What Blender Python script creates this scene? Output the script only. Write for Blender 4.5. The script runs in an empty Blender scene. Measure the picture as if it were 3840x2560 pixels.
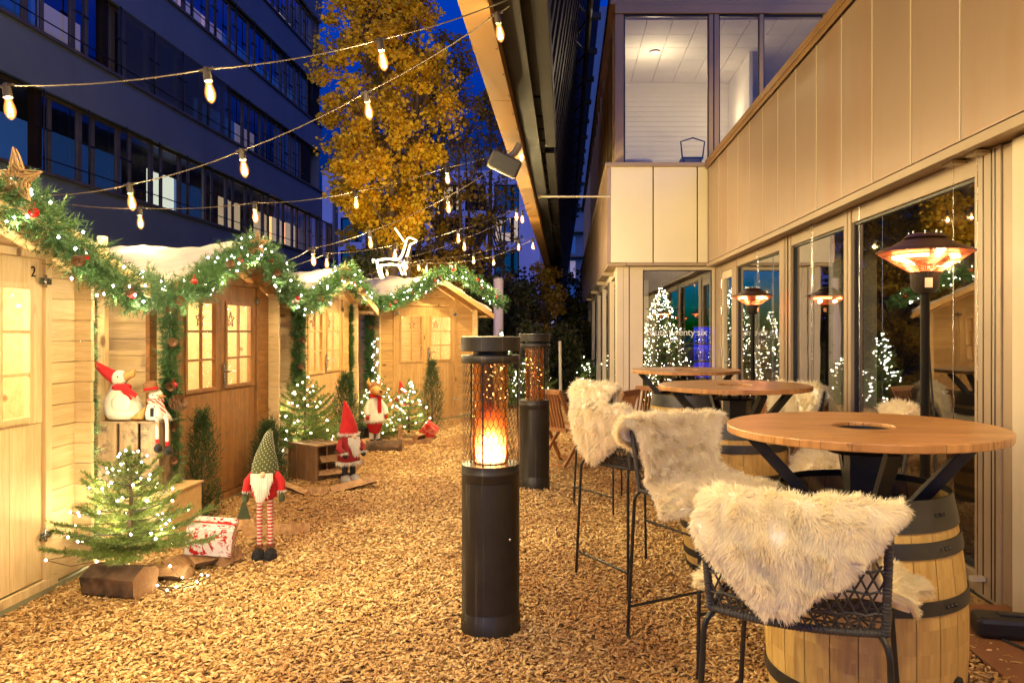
import bpy, math, random
import numpy as np
from mathutils import Vector, Matrix
random.seed(7); rng = np.random.default_rng(7)
R = math.radians; PI = math.pi
sc = bpy.context.scene
COL = sc.collection
F = 1780.0; EYE = 1.5

def at(x, y, Y):
    """a point of the place, surveyed from the photo: sight line (x, y), distance Y"""
    return Vector(((x-1300)/F*Y, Y, EYE-(y-760)/F*Y))

# ------------------------------------------------------------------ materials
MATS = {}
def new_mat(name):
    m = bpy.data.materials.new(name); m.use_nodes = True
    nt = m.node_tree; b = nt.nodes['Principled BSDF']
    MATS[name] = m
    return m, nt, b
def link(nt, a, b): nt.links.new(a, b)
def node(nt, t, **kw):
    n = nt.nodes.new(t)
    for k, v in kw.items(): setattr(n, k, v)
    return n
def ramp(nt, fac, stops):
    r = node(nt, 'ShaderNodeValToRGB')
    e = r.color_ramp.elements
    while len(e) < len(stops): e.new(0.5)
    for i, (p, c) in enumerate(stops):
        e[i].position = p; e[i].color = (*c, 1)
    link(nt, fac, r.inputs[0]); return r.outputs[0]
def coords(nt, scale=(1, 1, 1), island=0.0, kind='Object'):
    tc = node(nt, 'ShaderNodeTexCoord'); mp = node(nt, 'ShaderNodeMapping')
    src = tc.outputs[kind]
    if island:
        g = node(nt, 'ShaderNodeNewGeometry'); mu = node(nt, 'ShaderNodeMath', operation='MULTIPLY')
        link(nt, g.outputs['Random Per Island'], mu.inputs[0]); mu.inputs[1].default_value = island
        ad = node(nt, 'ShaderNodeVectorMath', operation='ADD')
        link(nt, src, ad.inputs[0]); link(nt, mu.outputs[0], ad.inputs[1]); src = ad.outputs[0]
    link(nt, src, mp.inputs['Vector']); mp.inputs['Scale'].default_value = scale
    return mp.outputs[0]
def noise(nt, vec, s, d=4, rough=.55, dist=0.0):
    n = node(nt, 'ShaderNodeTexNoise'); link(nt, vec, n.inputs['Vector'])
    n.inputs['Scale'].default_value = s; n.inputs['Detail'].default_value = d
    n.inputs['Roughness'].default_value = rough; n.inputs['Distortion'].default_value = dist
    return n.outputs['Fac']
def bump(nt, h, b, strength=.3, dist=.01):
    n = node(nt, 'ShaderNodeBump'); n.inputs['Strength'].default_value = strength
    n.inputs['Distance'].default_value = dist
    link(nt, h, n.inputs['Height']); link(nt, n.outputs[0], b.inputs['Normal'])
def mixc(nt, fac, a, b, mode='MIX'):
    m = node(nt, 'ShaderNodeMix', data_type='RGBA', blend_type=mode)
    if isinstance(fac, (int, float)): m.inputs[0].default_value = fac
    else: link(nt, fac, m.inputs[0])
    for i, c in ((6, a), (7, b)):
        if isinstance(c, tuple): m.inputs[i].default_value = (*c, 1)
        else: link(nt, c, m.inputs[i])
    return m.outputs[2]
def math_(nt, op, a, b=0.0, clamp=False):
    m = node(nt, 'ShaderNodeMath', operation=op); m.use_clamp = clamp
    for i, c in enumerate((a, b)):
        if isinstance(c, (int, float)): m.inputs[i].default_value = c
        else: link(nt, c, m.inputs[i])
    return m.outputs[0]

def plain(name, c, rough=.6, metal=0.0, var=.18, s=6, bstr=.15, bs=60, c2=None, emis=None, es=0, island=0, spec=.5):
    m, nt, b = new_mat(name)
    v = coords(nt, island=island)
    f = noise(nt, v, s, 5)
    c2 = c2 or tuple(x*(1-var*2) for x in c)
    col = ramp(nt, f, [(.3, c2), (.7, c)])
    link(nt, col, b.inputs['Base Color'])
    r = math_(nt, 'MULTIPLY_ADD', f, .25); nt.nodes[-1].inputs[2].default_value = max(rough-.12, .02)
    link(nt, r, b.inputs['Roughness']); b.inputs['Metallic'].default_value = metal
    if bstr: bump(nt, noise(nt, v, bs, 3), b, bstr, .004)
    b.inputs['Specular IOR Level'].default_value = spec
    if emis: b.inputs['Emission Color'].default_value = (*emis, 1); b.inputs['Emission Strength'].default_value = es
    return m
def wood(name, c1, c2, axis=0, rough=.6, knots=True, scale=1.0, dark=(.12, .05, .015), weather=0.0):
    m, nt, b = new_mat(name)
    sc_ = [14*scale]*3; sc_[axis] = .9*scale
    v = coords(nt, tuple(sc_), island=23.7)
    n1 = noise(nt, v, 1.6, 6, .6, .6)
    n2 = noise(nt, v, 9, 3, .5)
    col = ramp(nt, n1, [(.28, c2), (.5, tuple((a+b_)/2 for a, b_ in zip(c1, c2))), (.72, c1)])
    fine = ramp(nt, n2, [(.35, (.78, .74, .68)), (.6, (1, 1, 1))])
    col = mixc(nt, .6, col, fine, 'MULTIPLY')
    g = node(nt, 'ShaderNodeNewGeometry')
    isl = ramp(nt, g.outputs['Random Per Island'], [(0, (.84, .82, .78)), (1, (1.0, 1.0, 1.0))])
    col = mixc(nt, 1.0, col, isl, 'MULTIPLY')
    if knots:
        ks = [5.5*scale]*3; ks[axis] = 2.6*scale
        kv = coords(nt, tuple(ks), island=11.3)
        vo = node(nt, 'ShaderNodeTexVoronoi'); link(nt, kv, vo.inputs['Vector']); vo.inputs['Scale'].default_value = 1.0
        k = ramp(nt, vo.outputs['Distance'], [(.07, (1, 1, 1)), (.15, (0, 0, 0))])
        k2 = math_(nt, 'MULTIPLY', k, .8)
        col = mixc(nt, k2, col, dark)
    if weather:
        w = noise(nt, coords(nt, (3, 3, 3)), 3, 6, .75)
        wf = ramp(nt, w, [(.5, (0, 0, 0)), (.62, (1, 1, 1))])
        wf = math_(nt, 'MULTIPLY', wf, weather)
        col = mixc(nt, wf, col, (.07, .05, .03))
    link(nt, col, b.inputs['Base Color']); b.inputs['Roughness'].default_value = rough
    bump(nt, n2, b, .25, .003)
    return m
def emit(name, c, s, sampling='NONE'):
    m, nt, b = new_mat(name)
    b.inputs['Base Color'].default_value = (*c, 1)
    b.inputs['Emission Color'].default_value = (*c, 1); b.inputs['Emission Strength'].default_value = s
    m.cycles.emission_sampling = sampling
    return m
def leafy(name, stops, rough=.55, trans=.25, var=1.0):
    m, nt, b = new_mat(name)
    g = node(nt, 'ShaderNodeNewGeometry')
    f = math_(nt, 'MULTIPLY', g.outputs['Random Per Island'], .5)
    big = noise(nt, coords(nt, (1, 1, 1)), 1.3, 2)
    f2 = math_(nt, 'MULTIPLY_ADD', big, .5*var); link(nt, f, nt.nodes[-1].inputs[2])
    col = ramp(nt, f2, stops)
    link(nt, col, b.inputs['Base Color']); b.inputs['Roughness'].default_value = rough
    if trans:
        tr = node(nt, 'ShaderNodeBsdfTranslucent'); link(nt, col, tr.inputs[0])
        mx = node(nt, 'ShaderNodeMixShader'); mx.inputs[0].default_value = trans
        out = nt.nodes['Material Output']
        link(nt, b.outputs[0], mx.inputs[1]); link(nt, tr.outputs[0], mx.inputs[2]); link(nt, mx.outputs[0], out.inputs[0])
    return m
def glass(name, refl=.35, tint=(.9, .92, .9), rough=.01, wav=0.0, refl_c=(1, 1, 1)):
    m, nt, b = new_mat(name)
    nt.nodes.remove(b)
    t = node(nt, 'ShaderNodeBsdfTransparent'); t.inputs[0].default_value = (*tint, 1)
    gl = node(nt, 'ShaderNodeBsdfGlossy'); gl.inputs['Roughness'].default_value = rough; gl.inputs[0].default_value = (*refl_c, 1)
    fr = node(nt, 'ShaderNodeLayerWeight'); fr.inputs[0].default_value = .5
    f = math_(nt, 'ADD', math_(nt, 'POWER', fr.outputs['Facing'], 4.0), refl+.03, True)
    mx = node(nt, 'ShaderNodeMixShader'); link(nt, f, mx.inputs[0])
    link(nt, t.outputs[0], mx.inputs[1]); link(nt, gl.outputs[0], mx.inputs[2])
    link(nt, mx.outputs[0], nt.nodes['Material Output'].inputs[0])
    if wav:
        bn = node(nt, 'ShaderNodeBump'); bn.inputs['Strength'].default_value = wav; bn.inputs['Distance'].default_value = .02
        link(nt, noise(nt, coords(nt), 1.6, 2), bn.inputs['Height'])
        link(nt, bn.outputs[0], gl.inputs['Normal']); link(nt, bn.outputs[0], fr.inputs['Normal'])
    return m

# woods
wood('pine_pale', (.80, .62, .36), (.64, .46, .22), 0)
wood('pine_pale_y', (.80, .62, .36), (.64, .46, .22), 1)
wood('pine_pale_z', (.80, .62, .36), (.66, .48, .23), 2)
wood('pine_honey', (.36, .165, .042), (.22, .085, .018), 0, weather=.35)
wood('pine_honey_z', (.34, .15, .04), (.18, .07, .015), 2, weather=.45)
wood('pine_mid', (.66, .42, .17), (.46, .26, .09), 0)
wood('pine_mid_z', (.66, .42, .17), (.46, .26, .09), 2, weather=.2)
wood('teak', (.50, .24, .09), (.34, .15, .05), 2, knots=False)
wood('old_crate_z', (.36, .25, .14), (.20, .13, .07), 2, weather=.9)
wood('crate_brown', (.30, .17, .08), (.18, .09, .035), 2, weather=.3)
wood('box_wood', (.62, .42, .2), (.48, .3, .12), 0)
wood('oak_stave', (.66, .45, .14), (.48, .30, .08), 2, knots=False, scale=.8)
wood('split_log', (.46, .27, .12), (.28, .14, .055), 0, knots=False, rough=.8)
plain('bark', (.15, .085, .045), .9, var=.45, s=9, bstr=1.0, bs=16)
plain('trunk_bark', (.16, .11, .07), .9, var=.3, s=8, bstr=.8, bs=14)
# table top: glued lamellas
m, nt, b = new_mat('table_wood')
v = coords(nt, (1, 1, 1))
br = node(nt, 'ShaderNodeTexBrick'); link(nt, v, br.inputs['Vector'])
br.inputs['Scale'].default_value = 1.0; br.inputs['Brick Width'].default_value = .45; br.inputs['Row Height'].default_value = .035
br.inputs['Mortar Size'].default_value = .0006; br.inputs['Color1'].default_value = (.54, .28, .09, 1); br.inputs['Color2'].default_value = (.40, .19, .06, 1)
br.inputs['Mortar'].default_value = (.2, .09, .03, 1); br.offset = .37
n1 = noise(nt, coords(nt, (2, 40, 2)), 2.2, 6, .6)
col = mixc(nt, .65, br.outputs[0], ramp(nt, n1, [(.3, (.55, .45, .38)), (.65, (1, 1, 1))]), 'MULTIPLY')
n3 = noise(nt, coords(nt, (5, 22, 5)), 2.0, 3, .5)
col = mixc(nt, ramp(nt, n3, [(.60, (0, 0, 0)), (.70, (.75, .75, .75))]), col, (.13, .05, .02))
link(nt, col, b.inputs['Base Color']); b.inputs['Roughness'].default_value = .3; bump(nt, n1, b, .12, .002)
# metals and paints
plain('black_metal', (.035, .034, .032), .42, .6, s=9)
m, nt, b = new_mat('heater_paint')
st_ = noise(nt, coords(nt, (60, 60, 1.2)), 1.0, 4, .6); st2 = noise(nt, coords(nt, (1, 1, 1)), 5, 4)
link(nt, mixc(nt, ramp(nt, st_, [(.60, (0, 0, 0)), (.68, (.5, .5, .5))]), ramp(nt, st2, [(.3, (.018, .015, .011)), (.7, (.032, .027, .020))]), (.10, .09, .07)), b.inputs['Base Color'])
b.inputs['Roughness'].default_value = .45; b.inputs['Metallic'].default_value = .4; bump(nt, noise(nt, coords(nt), 260, 2), b, .2, .002)
plain('hoop_steel', (.085, .082, .08), .5, .85, s=5, var=.25)
plain('rattan_black', (.045, .042, .036), .6, s=20)
plain('bronze_dark', (.009, .006, .0035), .5, 0, s=1.2, var=.3, spec=.14)
m, nt, b = new_mat('cladding_metal')
v = coords(nt); n1 = noise(nt, v, .7, 5); n2 = noise(nt, coords(nt, (1, 1.6, .22), 5.0), 1.5, 3, .5, .4); n3 = noise(nt, coords(nt, (9, 9, .5)), 2, 4, .6)
c_ = ramp(nt, n1, [(.3, (.36, .25, .19)), (.7, (.40, .285, .22))])
c_ = mixc(nt, ramp(nt, n2, [(.52, (0, 0, 0)), (.68, (.45, .45, .45))]), c_, (.36, .20, .12))  # reddish streaks paint soft vertical reflections into the colour
c_ = mixc(nt, ramp(nt, n3, [(.58, (0, 0, 0)), (.75, (.09, .09, .09))]), c_, (.22, .15, .09))
link(nt, c_, b.inputs['Base Color']); b.inputs['Roughness'].default_value = .38; b.inputs['Metallic'].default_value = .35
bump(nt, noise(nt, coords(nt), 2.2, 2), b, .25, .012)
plain('cladding_pale', (.84, .76, .56), .5, .1, s=.8, var=.05, bstr=.03, bs=200)
plain('frame_alu', (.38, .28, .19), .45, .1, s=2, var=.07, bstr=.03)
plain('frame_white', (.62, .53, .39), .5, .0, s=2, var=.05, bstr=.03)
plain('fascia_orange', (.19, .098, .028), .7, .0, spec=.1, s=1.2, var=.1, bstr=.05)
plain('ledge_bronze', (.26, .14, .055), .45, .1, s=3, var=.12)
plain('facade_dark', (.19, .225, .26), .55, .0, s=.5, var=.12, bstr=.06, bs=120)
plain('facade_brown', (.030, .018, .011), .7, s=2, spec=.15)
plain('frame_taupe', (.17, .14, .115), .5, .2, s=2)
plain('render_wall', (.80, .66, .74), .85, s=.5, var=.08, bs=40)
plain('steel_bright', (.6, .6, .58), .25, 1.0, s=8)
plain('rubber', (.012, .012, .012), .6)
plain('plastic_black', (.02, .018, .016), .4)
plain('ground_dark', (.035, .03, .022), .95, s=1.5, bstr=.5, bs=20)
plain('deck_orange', (.30, .13, .05), .75, s=3, var=.15)
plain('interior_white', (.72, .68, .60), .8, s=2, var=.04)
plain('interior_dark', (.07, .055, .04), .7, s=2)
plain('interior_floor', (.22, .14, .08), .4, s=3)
plain('frame_cream', (.66, .56, .42), .5, .0, s=2, var=.06, bstr=.03)
plain('frame_tan', (.58, .40, .21), .5, .0, s=2, var=.06, bstr=.03)
plain('snow_fleece', (.44, .38, .34), .95, s=7, var=.12, bstr=.9, bs=24)
plain('straw', (.36, .22, .095), .8, s=30)
plain('fur_skin', (.94, .88, .72), .95, s=12, var=.06, bs=90, bstr=.6)
# fabrics
def fabric(name, c, stripe=None):
    m, nt, b = new_mat(name)
    v = coords(nt)
    w = noise(nt, v, 220, 2); f = noise(nt, v, 14, 4)
    col = ramp(nt, f, [(.3, tuple(x*.78 for x in c)), (.7, c)])
    if stripe:
        wv = node(nt, 'ShaderNodeTexWave', bands_direction=stripe[2]); link(nt, v, wv.inputs['Vector']); wv.inputs['Scale'].default_value = stripe[1]
        wv.inputs['Distortion'].default_value = stripe[3] if len(stripe) > 3 else 0
        s_ = ramp(nt, wv.outputs['Fac'], [(.45, (0, 0, 0)), (.55, (1, 1, 1))])
        col = mixc(nt, s_, col, stripe[0])
    link(nt, col, b.inputs['Base Color']); b.inputs['Roughness'].default_value = .95
    bump(nt, w, b, .5, .003)
    return m
fabric('red_felt', (.48, .012, .015)); fabric('dark_red_felt', (.26, .012, .014)); fabric('white_felt', (.75, .70, .60))
fabric('cream_cord', (.72, .66, .52), ((.55, .5, .4), 40, 'X')); fabric('green_knit', (.09, .11, .03), ((.05, .06, .02), 35, 'X'))
fabric('beard_white', (.78, .74, .64), ((.6, .55, .45), 25, 'X', 3)); fabric('brown_felt', (.22, .10, .035)); fabric('tan_felt', (.50, .26, .08))
fabric('sock_stripes', (.70, .60, .5), ((.45, .02, .02), 14, 'Z')); fabric('black_felt', (.012, .012, .014)); fabric('green_felt', (.05, .07, .03))
fabric('plaid_scarf', (.6, .5, .42), ((.35, .02, .02), 22, 'DIAGONAL', 1.5)); fabric('skin_felt', (.72, .45, .26)); fabric('orange_felt', (.65, .2, .05))
fabric('grey_fur', (.42, .38, .32))
plain('berry_red', (.38, .01, .012), .18, 0, var=.05, bstr=0)
m, nt, b = new_mat('gift_wrap')
v = coords(nt, (1, 1, 1)); n = noise(nt, v, 16, 3, .6, 1.5)
col = ramp(nt, n, [(.40, (.42, .015, .015)), (.44, (.72, .66, .62)), (.58, (.72, .66, .62)), (.62, (.42, .015, .015))])
link(nt, col, b.inputs['Base Color']); b.inputs['Roughness'].default_value = .12; bump(nt, noise(nt, v, 22, 4, .6, 2), b, .8, .01)
m, nt, b = new_mat('gift_red')
v = coords(nt); n = noise(nt, v, 14, 3, .6, 1.5)
link(nt, ramp(nt, n, [(.4, (.45, .012, .012)), (.7, (.62, .25, .15))]), b.inputs['Base Color']); b.inputs['Roughness'].default_value = .12
bump(nt, noise(nt, v, 24, 4, .6, 2), b, .8, .01)
# foliage
leafy('gold_leaves', [(.18, (.28, .23, .015)), (.34, (.80, .52, .025)), (.52, (.95, .70, .04)), (.70, (.92, .54, .025)), (.90, (.56, .66, .05))], trans=.5)
leafy('rust_leaves', [(.2, (.16, .10, .015)), (.5, (.44, .25, .025)), (.85, (.46, .36, .04))], trans=.4)
leafy('dark_leaves', [(.2, (.018, .028, .010)), (.5, (.04, .055, .015)), (.85, (.10, .065, .02))])
leafy('garland_green', [(.2, (.018, .065, .018)), (.5, (.04, .115, .032)), (.85, (.10, .19, .055))], trans=.12)
leafy('fir_green', [(.2, (.06, .115, .02)), (.5, (.12, .19, .035)), (.85, (.21, .27, .06))], trans=.3)
leafy('thuja_green', [(.2, (.012, .035, .012)), (.5, (.03, .07, .02)), (.85, (.06, .11, .025))], trans=.15)
plain('cone_brown', (.20, .09, .035), .6, s=60, var=.35)
emit('fairy', (1, .86, .60), 45); emit('fairy_cool', (1, .92, .78), 38)
emit('filament', (1, .66, .28), 12)
# bulb glass: glowing amber envelope
m, nt, b = new_mat('bulb_glow')
lw = node(nt, 'ShaderNodeLayerWeight'); lw.inputs[0].default_value = .35
c = ramp(nt, lw.outputs['Facing'], [(.0, (1, .62, .20)), (.35, (1, .42, .08)), (.9, (1, .24, .02))])
s_ = ramp(nt, lw.outputs['Facing'], [(0, (1, 1, 1)), (.35, (.35, .35, .35)), (.9, (.09, .09, .09))])
nt.nodes.remove(b); em = node(nt, 'ShaderNodeEmission'); link(nt, c, em.inputs[0]); link(nt, math_(nt, 'ADD', math_(nt, 'MULTIPLY', s_, .9), .30), em.inputs[1])
tp = node(nt, 'ShaderNodeBsdfTransparent'); tp.inputs[0].default_value = (1, .93, .8, 1); ad = node(nt, 'ShaderNodeAddShader')
link(nt, em.outputs[0], ad.inputs[0]); link(nt, tp.outputs[0], ad.inputs[1]); link(nt, ad.outputs[0], nt.nodes['Material Output'].inputs[0]); m.cycles.emission_sampling = 'NONE'
emit('heater_coil', (1, .36, .10), 26, 'FRONT'); emit('rope_light', (1, .74, .36), 7)
emit('window_lilac', (.62, .50, .58), .32); emit('window_white', (.80, .86, .70), 1.6); emit('window_warm', (.95, .70, .42), .8)
emit('window_blue', (.02, .07, .24), .55); emit('blue_bar', (.02, .03, .9), .9); emit('tube_white', (.9, .93, 1), 9)
emit('hut_curtain', (1, .78, .40), .35)
glass('glass_facade', .20, (.75, .75, .70), .015, .05); glass('glass_office', .25, (.8, .8, .8), .01, .06, (.55, .7, 1.0))
glass('glass_far', .03, (.6, .6, .6)); glass('glass_upper', .01, (.92, .92, .9)); glass('glass_hut', .02, (1, .98, .92)); glass('glass_amber', .34, (.86, .62, .38), .16, .5, (1, .58, .25))
# fleece hair
m, nt, b = new_mat('fleece')
g = node(nt, 'ShaderNodeNewGeometry')
link(nt, ramp(nt, g.outputs['Random Per Island'], [(0, (.93, .84, .62)), (.3, (.97, .91, .74)), (1, (.98, .95, .84))]), b.inputs['Base Color'])
b.inputs['Roughness'].default_value = .75
tr = node(nt, 'ShaderNodeBsdfTranslucent'); tr.inputs[0].default_value = (.95, .86, .62, 1)
mx = node(nt, 'ShaderNodeMixShader'); mx.inputs[0].default_value = .58
link(nt, b.outputs[0], mx.inputs[1]); link(nt, tr.outputs[0], mx.inputs[2]); link(nt, mx.outputs[0], nt.nodes['Material Output'].inputs[0])
# chips
m, nt, b = new_mat('chip_wood')
g = node(nt, 'ShaderNodeNewGeometry')
big = noise(nt, coords(nt, (1, .7, 1)), .55, 4, .6)
c = ramp(nt, g.outputs['Random Per Island'], [(0, (.22, .10, .025)), (.25, (.44, .25, .075)), (.6, (.60, .385, .135)), (1, (.80, .58, .27))])
link(nt, mixc(nt, ramp(nt, big, [(.44, (0, 0, 0)), (.60, (.80, .80, .80))]), c, (.25, .10, .025)), b.inputs['Base Color'])
b.inputs['Roughness'].default_value = .8; bump(nt, noise(nt, coords(nt), 160, 3), b, .4, .003)
m, nt, b = new_mat('chip_ground')
v = coords(nt); vo = node(nt, 'ShaderNodeTexVoronoi'); link(nt, coords(nt, (1, 1.6, 1)), vo.inputs['Vector']); vo.inputs['Scale'].default_value = 38
n2 = noise(nt, v, .9, 5)
c = ramp(nt, vo.outputs['Color'], [(.1, (.20, .10, .03)), (.5, (.46, .28, .09)), (.9, (.66, .44, .18))])
link(nt, mixc(nt, ramp(nt, n2, [(.42, (0, 0, 0)), (.66, (.6, .6, .6))]), c, (.22, .11, .035)), b.inputs['Base Color'])
b.inputs['Roughness'].default_value = .85
bump(nt, vo.outputs['Distance'], b, .9, .02)
# flame
m, nt, b = new_mat('flame'); nt.nodes.remove(b)
v = coords(nt, (1, 1, 1)); sx = node(nt, 'ShaderNodeSeparateXYZ'); link(nt, v, sx.inputs[0])
h = node(nt, 'ShaderNodeMapRange'); link(nt, sx.outputs[2], h.inputs[0]); h.inputs[1].default_value = .84; h.inputs[2].default_value = 1.13
em = node(nt, 'ShaderNodeEmission'); link(nt, ramp(nt, h.outputs[0], [(0, (1, .74, .50)), (.35, (1, .50, .22)), (.7, (1, .26, .07)), (1, (.9, .12, .03))]), em.inputs[0])
nz = noise(nt, coords(nt, (10, 10, 3)), 2, 3)
st = ramp(nt, h.outputs[0], [(0, (1, 1, 1)), (.30, (.45, .45, .45)), (.55, (.10, .10, .10)), (.8, (.02, .02, .02)), (1, (.0, .0, .0))])
link(nt, math_(nt, 'MULTIPLY', math_(nt, 'MULTIPLY', st, math_(nt, 'ADD', nz, .5)), 8.0), em.inputs[1])
tp = node(nt, 'ShaderNodeBsdfTransparent'); ad = node(nt, 'ShaderNodeAddShader')
link(nt, em.outputs[0], ad.inputs[0]); link(nt, tp.outputs[0], ad.inputs[1]); link(nt, ad.outputs[0], nt.nodes['Material Output'].inputs[0])

# ------------------------------------------------------------------ mesh tools
def setp(o, label=None, cat=None, group=None, kind=None):
    if label: o['label'] = label
    if cat: o['category'] = cat
    if group: o['group'] = group
    if kind: o['kind'] = kind
    return o
def thing(name, label, cat, loc=(0, 0, 0), rz=0.0, group=None, rot=None):
    o = bpy.data.objects.new(name, None); COL.objects.link(o)
    o.location = loc; o.rotation_euler = rot if rot else (0, 0, rz); o.empty_display_size = .1
    return setp(o, label, cat, group)
def frame_of(d):
    d = d.normalized(); up = Vector((0, 0, 1)) if abs(d.z) < .95 else Vector((1, 0, 0))
    a = d.cross(up).normalized(); return a, d.cross(a).normalized()
class MB:
    def __init__(s): s.v = []; s.f = []; s.m = []; s.mi = 0; s.sm = []
    def add(s, vs, fs, smooth=False):
        o = len(s.v); s.v += [tuple(p) for p in vs]
        for f in fs: s.f.append(tuple(i+o for i in f)); s.m.append(s.mi); s.sm.append(smooth)
    def box(s, c, d, rz=0.0, M=None, bev=0.0):
        x, y, z = d[0]/2, d[1]/2, d[2]/2
        vs = [Vector((i, j, k)) for k in (-z, z) for j in (-y, y) for i in (-x, x)]
        M = M or Matrix.Rotation(rz, 3, 'Z')
        vs = [M @ p + Vector(c) for p in vs]
        s.add(vs, [(0, 2, 3, 1), (4, 5, 7, 6), (0, 1, 5, 4), (2, 6, 7, 3), (0, 4, 6, 2), (1, 3, 7, 5)])
        return s
    def bx(s, x0, x1, y0, y1, z0, z1):
        return s.box(((x0+x1)/2, (y0+y1)/2, (z0+z1)/2), (abs(x1-x0), abs(y1-y0), abs(z1-z0)))
    def bar(s, a, b, w, h, up=None):
        a, b = Vector(a), Vector(b); d = b-a; L = d.length
        p, q = frame_of(d)
        vs = [o + p*i*w/2 + q*j*h/2 for o in (a, b) for j in (-1, 1) for i in (-1, 1)]
        s.add(vs, [(0, 2, 3, 1), (4, 5, 7, 6), (0, 1, 5, 4), (2, 6, 7, 3), (0, 4, 6, 2), (1, 3, 7, 5)])
        return s
    def tube(s, pts, r, n=8, closed=False, caps=True):
        pts = [Vector(p) for p in pts]; k = len(pts)
        rs = r if isinstance(r, (list, tuple)) else [r]*k
        vs = []; prev = None
        for i, p in enumerate(pts):
            a = pts[(i-1) % k] if (closed or i > 0) else p; b = pts[(i+1) % k] if (closed or i < k-1) else p
            d = (b-a).normalized() if (b-a).length > 1e-9 else Vector((0, 0, 1))
            if prev is None: u, w = frame_of(d)
            else:
                u = prev - d*prev.dot(d)
                u = u.normalized() if u.length > 1e-6 else frame_of(d)[0]
                w = d.cross(u)
            prev = u
            for j in range(n):
                t = 2*PI*j/n; vs.append(p + (u*math.cos(t)+w*math.sin(t))*rs[i])
        fs = []
        for i in range(k if closed else k-1):
            for j in range(n):
                a, b = i*n+j, i*n+(j+1) % n; c, d = ((i+1) % k)*n+(j+1) % n, ((i+1) % k)*n+j
                fs.append((a, b, c, d))
        if caps and not closed: fs += [tuple(range(n))[::-1], tuple((k-1)*n+j for j in range(n))]
        s.add(vs, fs, True); return s
    def lathe(s, prof, c=(0, 0, 0), n=32, M=None, sx=1, sy=1, smooth=True):
        vs = []; k = len(prof)
        for r, z in prof:
            for j in range(n):
                t = 2*PI*j/n; p = Vector((r*math.cos(t)*sx, r*math.sin(t)*sy, z))
                if M: p = M @ p
                vs.append(p+Vector(c))
        fs = [(i*n+j, i*n+(j+1) % n, (i+1)*n+(j+1) % n, (i+1)*n+j) for i in range(k-1) for j in range(n)]
        if prof[0][0] > 1e-6: fs.append(tuple(range(n))[::-1])
        if prof[-1][0] > 1e-6: fs.append(tuple((k-1)*n+j for j in range(n)))
        s.add(vs, fs, smooth); return s
    def ball(s, c, r, n=16, M=None, sx=1, sy=1, sz=1):
        k = max(6, n//2)
        prof = [(max(r*math.sin(PI*i/k), 0), -r*sz*math.cos(PI*i/k)) for i in range(k+1)]
        prof[0] = (1e-7, prof[0][1]); prof[-1] = (1e-7, prof[-1][1])
        return s.lathe(prof, c, n, M, sx, sy)
    def prism(s, poly, y0, y1):
        """polygon in x,z pushed along y"""
        n = len(poly)
        vs = [(x, y0, z) for x, z in poly]+[(x, y1, z) for x, z in poly]
        fs = [tuple(range(n)), tuple(range(n, 2*n))[::-1]]+[(i, i+n, (i+1) % n+n, (i+1) % n) for i in range(n)]
        s.add(vs, fs); return s
    def build(s, name, mats, parent=None, loc=None, bevel=0.0):
        me = bpy.data.meshes.new(name); me.from_pydata(s.v, [], s.f)
        if isinstance(mats, str): mats = [mats]
        for m in mats: me.materials.append(MATS[m])
        me.polygons.foreach_set('material_index', s.m); me.polygons.foreach_set('use_smooth', s.sm)
        me.validate(); me.update()
        import bmesh
        bm = bmesh.new(); bm.from_mesh(me); bmesh.ops.recalc_face_normals(bm, faces=bm.faces)
        for e in bm.edges:
            if len(e.link_faces) == 2 and e.calc_face_angle(0) > .62: e.smooth = False
        bm.to_mesh(me); bm.free()
        o = bpy.data.objects.new(name, me); COL.objects.link(o)
        if parent: o.parent = parent
        if loc: o.location = loc
        if bevel:
            b = o.modifiers.new('bevel', 'BEVEL'); b.width = bevel; b.segments = 2; b.limit_method = 'ANGLE'
        return o
def np_obj(name, V, Fc, mats, parent=None, smooth=False, normals=None):
    """V (N,3), Fc (M,k) numpy"""
    me = bpy.data.meshes.new(name); k = Fc.shape[1]
    me.vertices.add(len(V)); me.vertices.foreach_set('co', np.ascontiguousarray(V, dtype=np.float32).ravel())
    me.loops.add(Fc.size); me.loops.foreach_set('vertex_index', np.ascontiguousarray(Fc, dtype=np.int32).ravel())
    me.polygons.add(len(Fc)); me.polygons.foreach_set('loop_start', np.arange(0, Fc.size, k, dtype=np.int32))
    me.polygons.foreach_set('loop_total', np.full(len(Fc), k, dtype=np.int32))
    if smooth: me.polygons.foreach_set('use_smooth', np.ones(len(Fc), dtype=bool))
    me.update(calc_edges=True)
    if normals is not None: me.normals_split_custom_set_from_vertices(np.ascontiguousarray(normals, dtype=np.float32))
    me.materials.append(MATS[mats])
    o = bpy.data.objects.new(name, me); COL.objects.link(o)
    if parent: o.parent = parent
    return o
def nrm(a): return a/np.maximum(np.linalg.norm(a, axis=-1, keepdims=True), 1e-9)
def rdir(n): return nrm(rng.normal(size=(n, 3)))
def copy_tree(o, parent=None, name=None):
    c = o.copy(); COL.objects.link(c)
    if parent is not None: c.parent = parent
    for ch in list(o.children): copy_tree(ch, c)
    return c

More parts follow.
